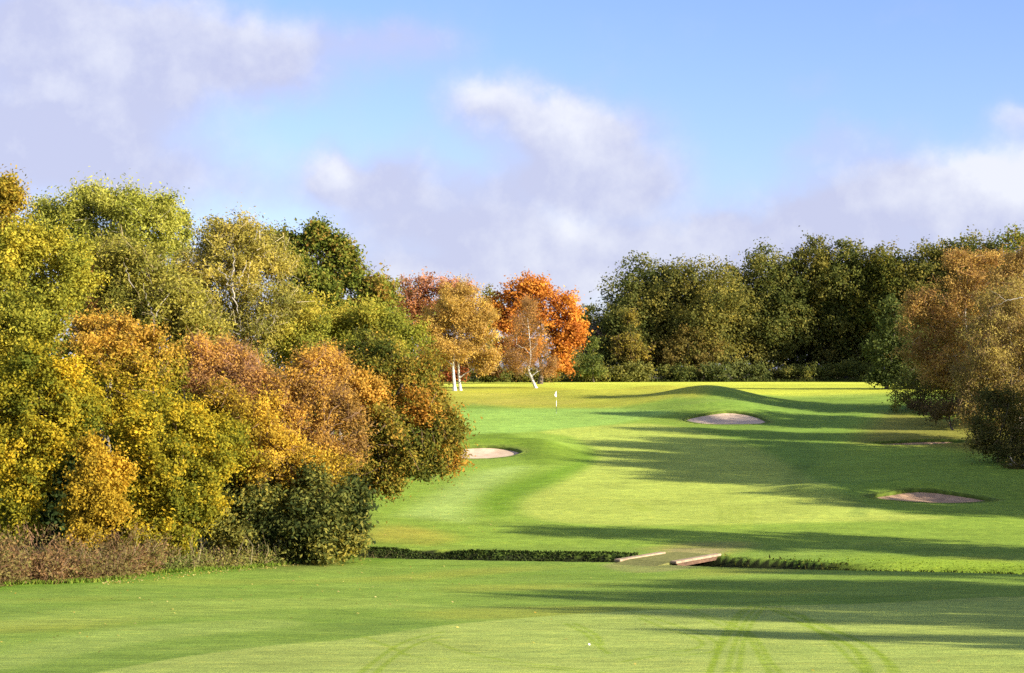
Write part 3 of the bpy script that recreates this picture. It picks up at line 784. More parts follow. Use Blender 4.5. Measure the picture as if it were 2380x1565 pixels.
for (nm, lab, px, w, top, Dd, pal, n, sd) in [
    ('hedge_bush', 'dark red bush behind the white birch stems', 1045, 90, 838, 236, [(0.10, 0.03, 0.015), (0.17, 0.05, 0.02), (0.2, 0.09, 0.03)], 3500, 51),
    ('hedge_bush', 'dark green bush between the birch stems and leaning birch', 1135, 110, 850, 238, WOOD, 3500, 52),
    ('hedge_bush', 'low dark bush behind the foot of the leaning birch', 1235, 120, 852, 240, WOODO, 3500, 53),
    ('hedge_bush', 'dark bush directly behind the orange maple', 1315, 110, 796, 252, WOOD, 4000, 50),
    ('hedge_bush', 'olive bush below the right side of the orange maple', 1375, 90, 838, 246, [(0.05, 0.055, 0.015), (0.10, 0.10, 0.025), (0.16, 0.14, 0.035)], 4000, 54),
    ('hedge_bush', 'wide olive bush in front of the left end of the oak wood', 1465, 120, 842, 247, [(0.05, 0.055, 0.015), (0.10, 0.10, 0.025), (0.16, 0.14, 0.035)], 5000, 55),
    ('hedge_bush', 'low dark green bush under the oak with ochre top', 1580, 110, 848, 250, WOOD, 3500, 56),
    ('hedge_bush', 'broad grey green bush at the foot of the oak wood', 1700, 170, 838, 250, [(0.03, 0.042, 0.014), (0.055, 0.065, 0.02), (0.085, 0.09, 0.028)], 5500, 57),
    ('hedge_bush', 'dark bush at the foot of the oak wood towards the right', 1850, 160, 845, 252, WOOD, 4500, 58),
    ('hedge_bush', 'dark bush at the right end of the sunlit plateau', 1980, 140, 835, 252, WOOD, 4500, 59),
]:
    T(nm, lab, 'bush', (px, Dd), auto_lobes(px, w, top, 886, Dd, 9, sd, 0.5, 0.3, 0.1, 0.6), pal, (0.36, 0.2), n, 'dark', GH, 0.08, 0.7, sd, limb_k=2)
T('conifer_shrub', 'small dark conifer right of the orange maple', 'shrub', (1380, 242),
  [L(1380, 805, 12, 20, 242), L(1378, 835, 28, 22, 242), L(1376, 860, 36, 20, 242)], [(0.03, 0.045, 0.014), (0.07, 0.085, 0.02), (0.13, 0.13, 0.03)], (0.32, 0.16), 2600, 'dark', None, 0.1, 0.6, 60)
T('pale_tree', 'small pale green tree showing beyond the orange maple', 'tree', (1362, 285),
  [L(1362, 735, 24, 24, 285), L(1345, 760, 26, 30, 285), L(1380, 765, 22, 30, 285)], [(0.08, 0.09, 0.02), (0.15, 0.15, 0.03), (0.22, 0.2, 0.05)], (0.4, 0.24), 2600, 'dark', None, 0.2, 0.9, 61)
T('dark_tree', 'dark green tree in the gap between red and orange trees', 'tree', (1140, 250),
  [L(1142, 700, 20, 28, 250), L(1138, 750, 30, 40, 250), L(1140, 810, 40, 40, 250)], OAK, (0.4, 0.26), 3200, 'dark', None, 0.2, 0.9, 62)
T('olive_far_tree', 'olive green tree showing left of the dull red crown', 'tree', (930, 250),
  [L(930, 685, 34, 32, 250), L(910, 730, 40, 45, 250), L(950, 760, 40, 45, 250), L(920, 810, 50, 50, 250)], OLIVE, (0.38, 0.24), 4200, 'dark', None, 0.2, 0.9, 63)
T('bare_thicket', 'purplish leafless thicket between orange maple and oak wood', 'shrub', (1385, 262),
  [L(1380, 780, 30, 40, 262), L(1400, 810, 40, 45, 262), L(1370, 830, 36, 36, 262)], [(0.07, 0.05, 0.045), (0.10, 0.07, 0.06)], (0.28, 0.16), 3000, 'dark', None, 0.1, 0.9, 64, twigs=2500, twig_col=(0.11, 0.085, 0.08))

# ------------------------------------------------------------------ right wood
GW = 'dark oaks of the wood along the far right edge'
W_TREES = [
    # px, width, top, D, palette, leaves, label
    (1445, 130, 688, 262, WOOD, 11000, 'lowest dark oak at the left end of the far wood'),
    (1500, 150, 580, 268, WOOD, 15000, 'dark oak with open sky gaps near the left end of the wood'),
    (1630, 190, 570, 264, WOODO, 20000, 'ochre topped oak second from the left in the skyline'),
    (1785, 150, 556, 268, WOOD, 17000, 'dark green broad oak right of the ochre topped one'),
    (1890, 120, 536, 268, WOODO, 14000, 'bronze topped oak standing highest in the middle of the wood'),
    (1970, 120, 540, 266, WOOD, 14000, 'rounded green oak just right of the bronze topped one'),
    (2060, 130, 545, 264, [(0.03, 0.042, 0.010), (0.065, 0.07, 0.014), (0.12, 0.10, 0.02)], 14000, 'yellowish green oak above the mid dark shrub tree'),
    (2160, 150, 530, 262, WOODO, 15000, 'golden green oak behind the tawny birch crown'),
    (2260, 150, 522, 260, WOOD, 14000, 'oak crown behind the top of the tawny birch'),
    (2360, 160, 510, 258, OAK, 14000, 'highest oak of the wood at the right edge of the view'),
]
W_TREES += [
    (1560, 170, 612, 278, WOOD, 9000, 'dark oak set back between the two leftmost tall oaks'), (1710, 170, 610, 280, WOOD, 9000, 'dark oak set back in the dip of the skyline'),
    (1840, 170, 580, 280, WOODO, 9000, 'oak set back left of the bronze topped one'), (1930, 150, 575, 280, WOOD, 9000, 'oak set back behind the bronze topped and rounded ones'),
    (2020, 170, 570, 278, WOODO, 9000, 'oak set back in the notch right of the rounded green one'), (2110, 170, 560, 276, WOOD, 9000, 'oak set back behind the yellowish green one'),
    (2210, 170, 545, 274, WOOD, 9000, 'oak set back between the two crowns behind the tawny birch'), (2310, 170, 535, 272, WOODO, 9000, 'oak set back left of the highest one')]
for i, (px, w, top, Dd, pal, n, lab) in enumerate(W_TREES):
    T('oak_tree', lab, 'tree', (px, Dd), auto_lobes(px, w * 1.6, top, 882, Dd, 22, 70 + i, 0.24, 0.62, 0.04), pal, (0.50, 0.32), int(n * 1.25), 'dark', GW, 0.4, 1.0, 70 + i, limb_k=2, shell=0.55, field=0.35)
T('yellow_sapling', 'yellowish upright sapling in front of the dark oaks', 'tree', (1470, 256),
  [L(1470, 750, 18, 26, 256), L(1465, 790, 36, 30, 256), L(1480, 825, 40, 32, 256), L(1440, 810, 20, 26, 256)], [(0.06, 0.06, 0.014), (0.12, 0.10, 0.02), (0.2, 0.15, 0.025)], (0.36, 0.2), 3600, 'dark', None, 0.14, 0.8, 90, twigs=400)
T('bronze_sapling', 'bronze green understorey tree in shade below the ochre topped oak', 'tree', (1600, 256),
  [L(1600, 790, 45, 36, 256), L(1560, 820, 40, 36, 256), L(1640, 815, 45, 36, 256), L(1590, 850, 60, 26, 256)], [(0.04, 0.042, 0.012), (0.08, 0.065, 0.018), (0.13, 0.09, 0.024)], (0.38, 0.22), 6000, 'dark', None, 0.14, 0.8, 91)
T('shade_tree', 'dark green mid height tree left of the tawny birches', 'tree', (2060, 190),
  [L(2080, 740, 40, 50, 190), L(2050, 800, 42, 45, 190), L(2110, 800, 60, 60, 190), L(2050, 850, 45, 32, 190), L(2120, 860, 60, 40, 190), L(2060, 875, 40, 26, 190), L(2110, 885, 50, 30, 190)], [(0.025, 0.036, 0.012), (0.045, 0.058, 0.018), (0.07, 0.08, 0.022)], (0.34, 0.2), 9000, 'dark', None, 0.2, 0.8, 92)

# right hand birches and thickets
GR = 'tawny trees and dark thickets at the right edge'
D = 157.0
T('tawny_birch', 'tall tawny orange birch at the right edge of the view', 'tree', (2270, D),
  [L(2250, 640, 65, 55, D), L(2190, 690, 60, 60, D), L(2310, 650, 70, 60, D), L(2150, 750, 55, 60, D), L(2240, 740, 80, 70, D), L(2330, 740, 80, 80, D), L(2200, 820, 80, 70, D), L(2130, 700, 35, 35, D), L(2170, 860, 50, 50, D), L(2290, 840, 90, 80, D), L(2290, 598, 45, 26, D), L(2220, 610, 40, 24, D), L(2120, 800, 45, 50, D), L(2400, 680, 60, 70, D), L(2230, 890, 60, 40, D)],
  RUST, (0.26, 0.13), 30000, 'pale', GR, 0.26, 0.75, 101, twigs=5000, twig_col=(0.20, 0.11, 0.05), limb_k=6, droop=0.8, field=0.3)
D = 131.0
T('willow_tree', 'dull olive brown drooping tree in front of the tawny birch', 'tree', (2360, D),
  [L(2330, 720, 70, 55, D), L(2380, 700, 60, 60, D), L(2290, 790, 70, 65, D), L(2370, 800, 80, 80, D), L(2270, 870, 60, 60, D), L(2340, 890, 85, 80, D), L(2300, 960, 60, 60, D), L(2390, 960, 70, 80, D), L(2440, 830, 80, 130, D), L(2250, 930, 34, 50, D)],
  DULL, (0.24, 0.10), 30000, 'pale', GR, 0.28, 0.75, 102, boughs=[([at(2385, 690, 127.5), at(2350, 697, 127.2), at(2330, 685, 127.2), at(2310, 675, 127.6)], 0.06), ([at(2350, 697, 127.2), at(2320, 710, 127.3), at(2300, 735, 128)], 0.05)], twigs=4500, twig_col=(0.16, 0.11, 0.06), limb_k=6, droop=1.2, field=0.3)
D = 140.0
T('russet_birch', 'russet birch standing between the drooping tree and the tall tawny birch', 'tree', (2375, D),
  [L(2350, 680, 60, 50, D), L(2400, 650, 60, 50, D), L(2320, 740, 60, 60, D), L(2400, 740, 80, 70, D), L(2350, 810, 80, 60, D), L(2430, 830, 80, 90, D), L(2310, 850, 60, 60, D), L(2370, 900, 90, 60, D), L(2380, 610, 45, 28, D)],
  [(0.09, 0.064, 0.024), (0.175, 0.118, 0.038), (0.27, 0.18, 0.052)], (0.26, 0.13), 22000, 'grey', GR, 0.26, 0.75, 109, twigs=2500, twig_col=(0.15, 0.09, 0.045), limb_k=4, droop=0.8, field=0.3)
for (nm, lab, bx, Dd, lobes, pal, n, sd) in [
    ('thicket', 'dark leafy thicket at the right end of the sunlit plateau strip', 2140, 160, [L(2110, 915, 42, 30, 157), L(2160, 920, 50, 36, 157), L(2215, 925, 45, 40, 157), L(2090, 932, 24, 22, 156), L(2180, 885, 50, 30, 159), L(2120, 880, 40, 26, 160), L(2240, 890, 50, 40, 158)], [(0.03, 0.035, 0.012), (0.065, 0.065, 0.016), (0.16, 0.15, 0.03)], 6000, 103),
    ('thicket', 'low dark brown thicket between the two right hand thickets', 2215, 141, [L(2190, 955, 40, 24, 143), L(2230, 960, 44, 34, 141), L(2255, 935, 44, 36, 141), L(2150, 945, 40, 18, 146)], [(0.03, 0.025, 0.012), (0.06, 0.045, 0.02), (0.09, 0.07, 0.025)], 4500, 104),
    ('thicket', 'large blackish thicket under the drooping tree at the right', 2320, 119, [L(2275, 1000, 38, 50, 119), L(2330, 1010, 55, 56, 119), L(2400, 1000, 60, 70, 119), L(2290, 1035, 42, 28, 118), L(2350, 1050, 50, 28, 117), L(2420, 1060, 60, 40, 116), L(2300, 940, 50, 50, 120), L(2350, 940, 60, 50, 121), L(2390, 1075, 60, 22, 115)], [(0.026, 0.032, 0.012), (0.06, 0.06, 0.018), (0.115, 0.095, 0.028)], 11000, 105),
]:
    T(nm, lab, 'shrub', (bx, Dd), lobes, pal, (0.24, 0.13), n, 'dark', GR, 0.08, 0.55, sd, twigs=500, limb_k=4)

# trees of the same belt further along to the right; their shade falls across the fairway
proto = T('belt_tree', 'tawny tree of the right hand belt, just beyond the ditch', 'tree', (34.0, 66.0, 'xy'),
          [(np.array([34.0, 66.0, z]), np.array([r, r, r * .8])) for z, r in ((5.0, 2.6), (8.0, 3.2), (11.0, 2.8), (13.2, 1.9))] +
          [(np.array([34 + 2.6 * math.cos(a), 66 + 2.6 * math.sin(a), z]), np.array([1.8, 1.8, 1.5])) for a, z in ((0, 6), (1.3, 8.5), (2.6, 6.5), (3.9, 9), (5.2, 7))],
          DULL, (0.36, 0.22), 12000, 'dark', 'belt of trees further along on the right', 0.3, 0.8, 120)
BELT = [(27, 27.0, 0.62, 0.6, 'lowest tree of the right hand belt'), (33, 31.5, 0.85, 2.0, 'tree of the right hand belt nearest the camera'),
        (41, 33.0, 1.1, 3.3, 'tall tree of the right hand belt beside the near fairway'), (35, 38.0, 0.7, 4.0, 'small tree of the right hand belt beside the near fairway'),
        (44, 39.5, 1.05, 5.5, 'second tall tree of the right hand belt beside the near fairway'), (39, 36.5, 0.95, 1.2, 'round tree of the right hand belt beside the near fairway'), (47, 37.0, 1.15, 2.9, 'third tall tree of the right hand belt beside the near fairway'), (37, 42.5, 0.8, 3.9, 'low tree of the right hand belt short of the ditch'), (52, 44.0, 1.2, 0.3, 'tree of the right hand belt standing back from the fairway'),
        (46, 80.0, 0.9, 5.1, 'taller tree of the right hand belt beyond the ditch'), (40, 87.0, 0.8, 3.0, 'tree of the right hand belt level with the right bunker')]
BELT += [(49, 150, 0.95, 2.2, 'tree of the right hand belt beside the russet birch'), (50, 140, 0.9, 5.2, 'small tree of the right hand belt beside the russet birch')]
for k_, (bx_, by_, sc_) in enumerate([(44, 91, 1.1), (41, 95, 1.0), (45, 98.5, 1.2), (41, 102, 1.1), (44.5, 105.5, 1.2), (41, 109, 1.05), (45, 112.5, 1.2), (41.5, 116, 1.1), (46, 119, 1.1)]):
    BELT.append((bx_, by_, sc_, 0.9 * k_, 'tree of the close set row in the right hand belt'))
for (bx, by, sc, rz, lab) in BELT:
    c_ = copy_tree(proto, (bx, by, float(ground_z(bx, by)) - 0.05), rz, sc, lab)
    if 'close set' in lab: c_['group'] = 'close set row of belt trees on the right'
GWO = [(80, 233, 1.4), (77, 243, 1.5), (92, 226, 1.5), (88, 248, 1.6), (104, 244, 1.6), (118, 228, 1.5), (84, 262, 1.5)]
for k, (bx, by, sc) in enumerate(GWO):
    c_ = copy_tree(proto, (bx, by, float(ground_z(bx, by)) - 0.05), k * 1.3, sc, 'oak where the far wood carries on to the right')
    c_['group'] = 'far wood carrying on to the right'

# ------------------------------------------------------------------ undergrowth and grass blades
def blades(name, P, h, w, pal, seed, label, cat, spread=0.35, parent=None, leafy=0):
    rs = np.random.RandomState(seed); n = len(P)
    d = rs.normal(size=(n, 3)) * spread; d[:, 2] = 1; d /= np.linalg.norm(d, axis=1)[:, None]
    th = rs.uniform(0, 6.28, n); s = np.stack([np.cos(th), np.sin(th), np.zeros(n)], 1)
    hh = (h * rs.uniform(0.5, 1.3, n))[:, None]; ww = w * rs.uniform(0.7, 1.3, n)[:, None]
    b = P; m = P + d * hh * 0.6; t = P + d * hh + rs.normal(size=(n, 3)) * np.array([0.25, 0.25, 0.05]) * hh
    V = np.stack([b - s * ww, b + s * ww, m + s * ww * 0.8, m - s * ww * 0.8, t], 1).reshape(-1, 3)
    i = 5 * np.arange(n)[:, None]
    Q = i + np.array([[0, 1, 2, 3]]); T3 = i + np.array([[3, 2, 4]])
    C = pal_pick(pal, rs.rand(n)) * rs.uniform(0.75, 1.25, n)[:, None]
    me = mesh_from(name, V, Q, T3); add_colors(me, np.vstack([C, C]))
    o = link(name, me, BLADE, parent)
    if label: tag(o, label, cat, kind='stuff')
    return o


def scatter(poly, n, seed, lift=0.0, cut=True):
    rs = np.random.RandomState(seed); poly = np.asarray(poly, float); lo, hi = poly.min(0), poly.max(0); out = np.zeros((0, 2))
    while len(out) < n:
        q = rs.uniform(lo, hi, (n * 3, 2)); out = np.vstack([out, q[inside(q, poly)]])
    out = out[:n]
    return np.column_stack([out, ground_z(out[:, 0], out[:, 1], cut) + lift])


GRASS = [(0.07, 0.12, 0.014), (0.14, 0.21, 0.02), (0.24, 0.27, 0.03)]
WEED = [(0.015, 0.025, 0.008), (0.03, 0.05, 0.012), (0.07, 0.09, 0.02)]
# left stretch of the ditch
rs = np.random.RandomState(5)
n = 6500; x = -10 + 15.4 * rs.beta(1.1, 1.35, n); t = 3.75 - np.abs(rs.normal(0, 0.6, n)); y = np.interp(x, NEAR_EDGE[:, 0], NEAR_EDGE[:, 1]) + t
blades('ditch_weeds', np.column_stack([x, y, ground_z(x, y)]), 0.085, 0.035, WEED, 6, 'dark weeds growing down the far side of the ditch left of the bridge', 'weeds', 0.6)
n = 130; x = 8.6 + 4.9 * rs.rand(n) ** 0.7; t = rs.normal(3.9, 0.35, n) - 0.25 * (x - 9) * 0.3; y = np.interp(x, NEAR_EDGE[:, 0], NEAR_EDGE[:, 1]) + t
blades('ditch_sedge', np.column_stack([x, y, ground_z(x, y)]), 0.16, 0.03, [(0.02, 0.024, 0.008), (0.06, 0.06, 0.014), (0.11, 0.12, 0.02)], 7, 'dark overhanging sedge in the ditch just right of the bridge', 'sedge', 0.8)
n = 7000; x = 11.0 + 19 * rs.rand(n) ** 0.8; t = 0.4 + np.abs(rs.normal(0, 2.2, n)); y = np.interp(x, NEAR_EDGE[:, 0], NEAR_EDGE[:, 1]) + t
blades('bank_grass', np.column_stack([x, y, ground_z(x, y)]), 0.04, 0.03, [(0.10, 0.16, 0.014), (0.14, 0.21, 0.018), (0.17, 0.22, 0.025)], 8, 'bright rough grass on the sunlit bank right of the bridge', 'grass', 0.5)
n = 900; x = rs.uniform(11, 30, n); t = rs.normal(0.05, 0.12, n); y = np.interp(x, NEAR_EDGE[:, 0], NEAR_EDGE[:, 1]) + t
blades('edge_grass', np.column_stack([x, y, ground_z(x, y)]), 0.10, 0.02, [(0.07, 0.09, 0.014), (0.12, 0.12, 0.026), (0.17, 0.145, 0.04)], 9, 'straw coloured grass fringe along the near lip of the ditch', 'grass', 0.5)

# undergrowth along the foot of the left wood
foot = hits([(-160, 1385), (0, 1362), (130, 1358), (250, 1350), (330, 1336), (420, 1330), (560, 1322), (700, 1308), (800, 1298), (880, 1294)])


def bank(poly_line, depth, seed, n, hgt, clump, leaf, pal, name, label, cat, twigs, tw, xr):
    rs = np.random.RandomState(seed); P = spline(poly_line, 10)
    k = rs.randint(0, len(P) - 1, n // 60)
    lob = []
    for q in k:
        a = P[q] + rs.uniform(0, 1) * (P[q + 1] - P[q])
        dd = rs.uniform(0.15, 1) ** 1.3 * depth
        xx, yy = a[0] - 0.12 * dd, a[1] + dd
        if not (xr[0] <= xx <= xr[1]): continue
        hz = hgt * (0.35 + 0.65 * dd / depth) * rs.uniform(0.45, 1.1) * (1.6 if rs.rand() < 0.12 else 1.0)
        lob.append((np.array([xx, yy, float(ground_z(xx, yy)) + hz * 0.4]), np.array([hz * 0.75, hz * 0.75, hz * 0.55])))
    V, Q, C, *_ = crown_mesh(name, lob, n, leaf, pal, clump, seed, twigs=twigs, twig_col=tw, field=0.4)
    me = mesh_from(name, V, Q); add_colors(me, C)
    tag(link(name, me, LEAF), label, cat, kind='stuff')


bank(foot, 3.2, 31, 26000, 1.35, 0.28, (0.12, 0.065), [(0.05, 0.042, 0.016), (0.085, 0.06, 0.024), (0.09, 0.085, 0.024), (0.135, 0.08, 0.035)], 'brambles', 'reddish brown bramble thicket along the foot of the wood at far left', 'brambles', 6000, (0.12, 0.07, 0.04), (-40, -13.2))
bank(foot, 2.6, 32, 17000, 0.75, 0.24, (0.12, 0.06), [(0.05, 0.065, 0.016), (0.095, 0.105, 0.025), (0.15, 0.13, 0.035)], 'undergrowth', 'low mixed green undergrowth at the foot of the left bushes', 'undergrowth', 2500, (0.15, 0.11, 0.06), (-13.6, -5.0))
P2 = spline(foot, 10); rs = np.random.RandomState(77)
n = 6000; k = rs.randint(0, len(P2) - 1, n); a = P2[k] + rs.rand(n, 1) * (P2[k + 1] - P2[k]); a[:, 1] += np.abs(rs.normal(0, 0.35, n)); a[:, 0] += rs.normal(0, 0.2, n)
blades('verge_grass', np.column_stack([a, ground_z(a[:, 0], a[:, 1])]), 0.16, 0.018, [(0.06, 0.11, 0.016), (0.12, 0.19, 0.02), (0.2, 0.22, 0.04)], 78, 'uncut grass verge where the lawn meets the left undergrowth', 'grass', 0.5)
n = 260; k = rs.randint(0, len(P2) - 1, n); a = P2[k] + rs.rand(n, 1) * (P2[k + 1] - P2[k]); a[:, 1] += rs.uniform(0.2, 2.6, n)
blades('dead_stems', np.column_stack([a, ground_z(a[:, 0], a[:, 1])]), 1.25, 0.014, [(0.12, 0.085, 0.045), (0.22, 0.17, 0.09), (0.28, 0.23, 0.13)], 80, 'thin dead weed stems sticking up out of the left undergrowth', 'weed stems', 0.28)
# far edge: uncut grass under the hedge
n = 9000; x = rs.uniform(-30, 75, n); y = rs.uniform(247, 256, n)
blades('field_edge_grass', np.column_stack([x, y, ground_z(x, y)]), 0.5, 0.12, [(0.03, 0.04, 0.012), (0.06, 0.07, 0.018)], 79, 'dark uncut grass under the hedge along the far plateau', 'grass', 0.5)

# fallen leaves
rs = np.random.RandomState(91)
pts = [scatter(hits([(-50, 1365), (400, 1332), (860, 1296), (1100, 1300), (1100, 1400), (500, 1470), (-50, 1560)]), 130, 92),
       scatter(hits([(200, 1352), (420, 1332), (700, 1309), (760, 1309), (500, 1335), (250, 1362)]), 380, 93),
       scatter(hits([(850, 1265), (880, 1160), (1100, 1100), (1200, 1200), (1100, 1265)]), 160, 94),
       scatter(hits([(600, 1560), (1100, 1330), (2300, 1360), (2300, 1560)]), 16, 95)]
P = np.vstack(pts); P[:, 2] += 0.015; n = len(P)
N = rs.normal(size=(n, 3)) * 0.35; N[:, 2] = 1; N /= np.linalg.norm(N, axis=1)[:, None]
V, Q = leaf_quads(P, N, rs.uniform(0.05, 0.10, n), rs.uniform(0.04, 0.07, n), rs)
me = mesh_from('fallen_leaves', V, Q); add_colors(me, pal_pick([(0.4, 0.25, 0.04), (0.55, 0.45, 0.12), (0.6, 0.5, 0.2), (0.3, 0.15, 0.05)], rs.rand(n)))
tag(link('fallen_leaves', me, LEAF), 'pale yellow fallen leaves flecking the turf near the left wood', 'fallen leaves', kind='stuff')

# ------------------------------------------------------------------ bunkers
SAND_L = simple_mat('sand_pale', (0.43, 0.32, 0.215), (0.54, 0.41, 0.29), 1.6, 0.95, 0.35, 0.1)
SAND_R = simple_mat('sand_pink', (0.32, 0.205, 0.12), (0.42, 0.28, 0.17), 1.6, 0.95, 0.35, 0.1)


def rake(m):
    nt = NT(m.node_tree)
    b = [n for n in m.node_tree.nodes if n.type == 'BSDF_PRINCIPLED'][0]
    src = b.inputs['Base Color'].links[0].from_socket
    a = nt.new('ShaderNodeAttribute', attribute_name='rake')
    w = nt.ramp(a.outputs['Fac'], 0.0, 1.0, 0.84, 1.08)
    v = nt.new('ShaderNodeVectorMath', operation='SCALE'); nt.l.new(src, v.inputs[0]); nt.l.new(w, v.inputs['Scale'])
    nt.l.new(v.outputs[0], b.inputs['Base Color'])


rake(SAND_L); rake(SAND_R)
B_LAB = [('sunlit pale sand bunker half hidden behind the overhanging boughs', SAND_L), ('pale sand bunker cut into the mound right of the flag', SAND_L),
         ('pinkish sand bunker nearest the camera at the right', SAND_R), ('shaded sand bunker seen as a thin line below the right trees', SAND_R)]
for b, (lab, sm) in zip(BUNKERS, B_LAB):
    c0 = b['c']; zc = float(ground_smooth(np.array(c0[0]), np.array(c0[1])))
    root = empty('bunker', (c0[0], c0[1], zc)); tag(root, lab, 'bunker', 'sand bunkers around the green')
    nth, nr = 120, 16
    th = np.linspace(0, 2 * math.pi, nth, endpoint=False)
    RR = bunker_R(b, th); c, s = math.cos(b['rot']), math.sin(b['rot'])
    def pos(r):
        u = r * RR * np.cos(th) * b['r'][0]; v = r * RR * np.sin(th) * b['r'][1]
        return c0[0] + u * c - v * s, c0[1] + u * s + v * c
    rx, ry = pos(1.0); rim = ground_smooth(rx, ry)
    # least-squares plane through the rim, bowl below it
    A = np.column_stack([rx - c0[0], ry - c0[1], np.ones(nth)]); pl = np.linalg.lstsq(A, rim, rcond=None)[0]
    rings = []; rk = []
    rs = np.random.RandomState(b['seed'] + 50); ray = np.convolve(np.tile(rs.rand(nth), 3), np.ones(3) / 3, 'same')[nth:2 * nth]
    for k in range(nr + 1):
        r = k / nr * 1.0
        X, Y = pos(r); base = pl[0] * (X - c0[0]) + pl[1] * (Y - c0[1]) + pl[2]
        z = (base - b['dep']) * (1 - r ** 3) + (rim - 0.13) * r ** 3 + 0.03 * (ray - 0.5) * r
        rings.append(np.column_stack([X, Y, z]) - [c0[0], c0[1], zc]); rk.append(np.clip(0.5 + (ray - 0.5) * 1.6 * r, 0, 1))
    V = np.vstack(rings); i = np.arange((nr + 1) * nth).reshape(nr + 1, nth)
    Q = np.stack([i[:-1], np.roll(i, -1, 1)[:-1], np.roll(i, -1, 1)[1:], i[1:]], -1).reshape(-1, 4)
    me = mesh_from('sand', V, Q, smooth=True)
    a = me.attributes.new('rake', 'FLOAT', 'POINT'); a.data.foreach_set('value', np.concatenate(rk).astype(np.float32))
    link('sand', me, sm, root)
    # turf lip: rolled edge of grass sods round the rim, thick at the back
    prof = []
    for (dr, dz) in ((-0.02, -0.30), (-0.035, -0.06), (-0.02, 0.045), (0.03, 0.06), (0.09, 0.0), (0.10, -0.25)):
        sc_ = 1 + dr * (2.7 / max(b['r'][1], 2.0))
        X, Y = pos(sc_); hz = 0.55 + 0.45 * np.sin(th)
        prof.append(np.column_stack([X, Y, rim * 0 + ground_smooth(X, Y) + dz * np.where(dz > 0, hz, 1) + 0.008 * wob(X, Y, 4, 3)]) - [c0[0], c0[1], zc])
    V = np.vstack(prof); m_ = len(prof); i = np.arange(m_ * nth).reshape(m_, nth)
    Q = np.stack([i[:-1], np.roll(i, -1, 1)[:-1], np.roll(i, -1, 1)[1:], i[1:]], -1).reshape(-1, 4)
    if 'TURFLIP' not in globals(): TURFLIP = simple_mat('turf_lip', (0.06, 0.085, 0.016), (0.12, 0.17, 0.025), 3, 0.95, 0.4, 0.05)
    link('turf_lip', mesh_from('turf_lip', V, Q, smooth=True), TURFLIP, root)


# ------------------------------------------------------------------ bridge
def box_mesh(name, segs, bev=0.012):
    """oriented bevelled boxes: (p0, p1, width, height) along a line; p0/p1 = centre of the top face"""
    import bmesh
    bm = bmesh.new()
    for p0, p1, w, h in segs:
        p0 = np.asarray(p0, float); p1 = np.asarray(p1, float)
        d = p1 - p0; ln = np.linalg.norm(d); d /= ln
        s = np.cross(d, [0, 0, 1]); s /= np.linalg.norm(s); u = np.cross(s, d)
        vs = []
        for e in (p0, p1):
            for a, b_ in ((-.5, 0), (.5, 0), (.5, -1), (-.5, -1)):
                vs.append(bm.verts.new(e + s * w * a + u * h * b_))
        fs = [(0, 1, 2, 3), (7, 6, 5, 4), (0, 4, 5, 1), (1, 5, 6, 2), (2, 6, 7, 3), (3, 7, 4, 0)]
        for f in fs: bm.faces.new([vs[q] for q in f])
    bmesh.ops.recalc_face_normals(bm, faces=bm.faces)
    if bev: bmesh.ops.bevel(bm, geom=list(bm.edges), offset=bev, segments=2, affect='EDGES')
    me = bpy.data.meshes.new(name); bm.to_mesh(me); bm.free()
    return me


TIMBER = simple_mat('timber_weathered', (0.22, 0.16, 0.105), (0.34, 0.255, 0.17), 5, 0.85, 0.3, 0.15, (1, 1, 1))
BRICK = simple_mat('bridge_side_red', (0.075, 0.045, 0.03), (0.13, 0.075, 0.048), 5, 0.9, 0.4)
DECK = simple_mat('bridge_deck_soil', (0.125, 0.13, 0.04), (0.18, 0.178, 0.058), 5, 0.95, 0.5, 0.05)
zb = float(ground_smooth(np.array(6.5), np.array(70.5))) + 0.02
pA0, pA1 = np.array([4.25, 70.15, zb]), np.array([6.35, 73.05, zb])
pB0, pB1 = np.array([6.45, 69.45, zb]), np.array([8.62, 72.45, zb])
mid = (pA0 + pA1 + pB0 + pB1) / 4
br = empty('footbridge', (mid[0], mid[1], zb)); tag(br, 'low earth topped bridge with two pale timber kerbs over the ditch', 'bridge')
O = np.array([mid[0], mid[1], zb])
for a, b_ in ((pA0, pA1), (pB0, pB1)):
    link('edge_beam', box_mesh('edge_beam', [(a - O + [0, 0, 0.10], b_ - O + [0, 0, 0.10], 0.30, 0.095)], 0.015), TIMBER, br)
d0 = (pA0 + pB0) / 2; d1 = (pA1 + pB1) / 2; ext = (d1 - d0) / np.linalg.norm(d1 - d0)
perp = np.cross(ext, [0, 0, 1]); perp /= np.linalg.norm(perp)
wd = abs(np.dot(pB0 - pA0, perp))
link('deck', box_mesh('deck', [(d0 - ext * 0.9 - O + [0, 0, -0.02], d0 + ext * 0.3 - O + [0, 0, 0.055], wd - 0.25, 0.17), (d0 + ext * 0.3 - O + [0, 0, 0.055], d1 + ext * 0.5 - O + [0, 0, 0.035], wd - 0.25, 0.17)], 0.02), DECK, br)
for a, b_, sgn in ((pB0, pB1, 1), (pA0, pA1, -1)):
    off = perp * (0.03 if np.dot(perp, pB0 - pA0) * sgn < 0 else -0.03)
    link('side_wall', box_mesh('side_wall', [(a - O + ext * 0.25 + off + [0, 0, -0.003], b_ - O - ext * 0.15 + off + [0, 0, -0.003], 0.16, 0.16)], 0.01), BRICK, br)

# ------------------------------------------------------------------ flag, ball, stake, log
fx, fy = 4.04, 158.0; fz = float(ground_z(fx, fy))
fl = empty('flagstick', (fx, fy, fz)); fl.scale = (0.85, 0.85, 0.96); tag(fl, 'golf flagstick with a limp white flag standing on the green', 'flag')


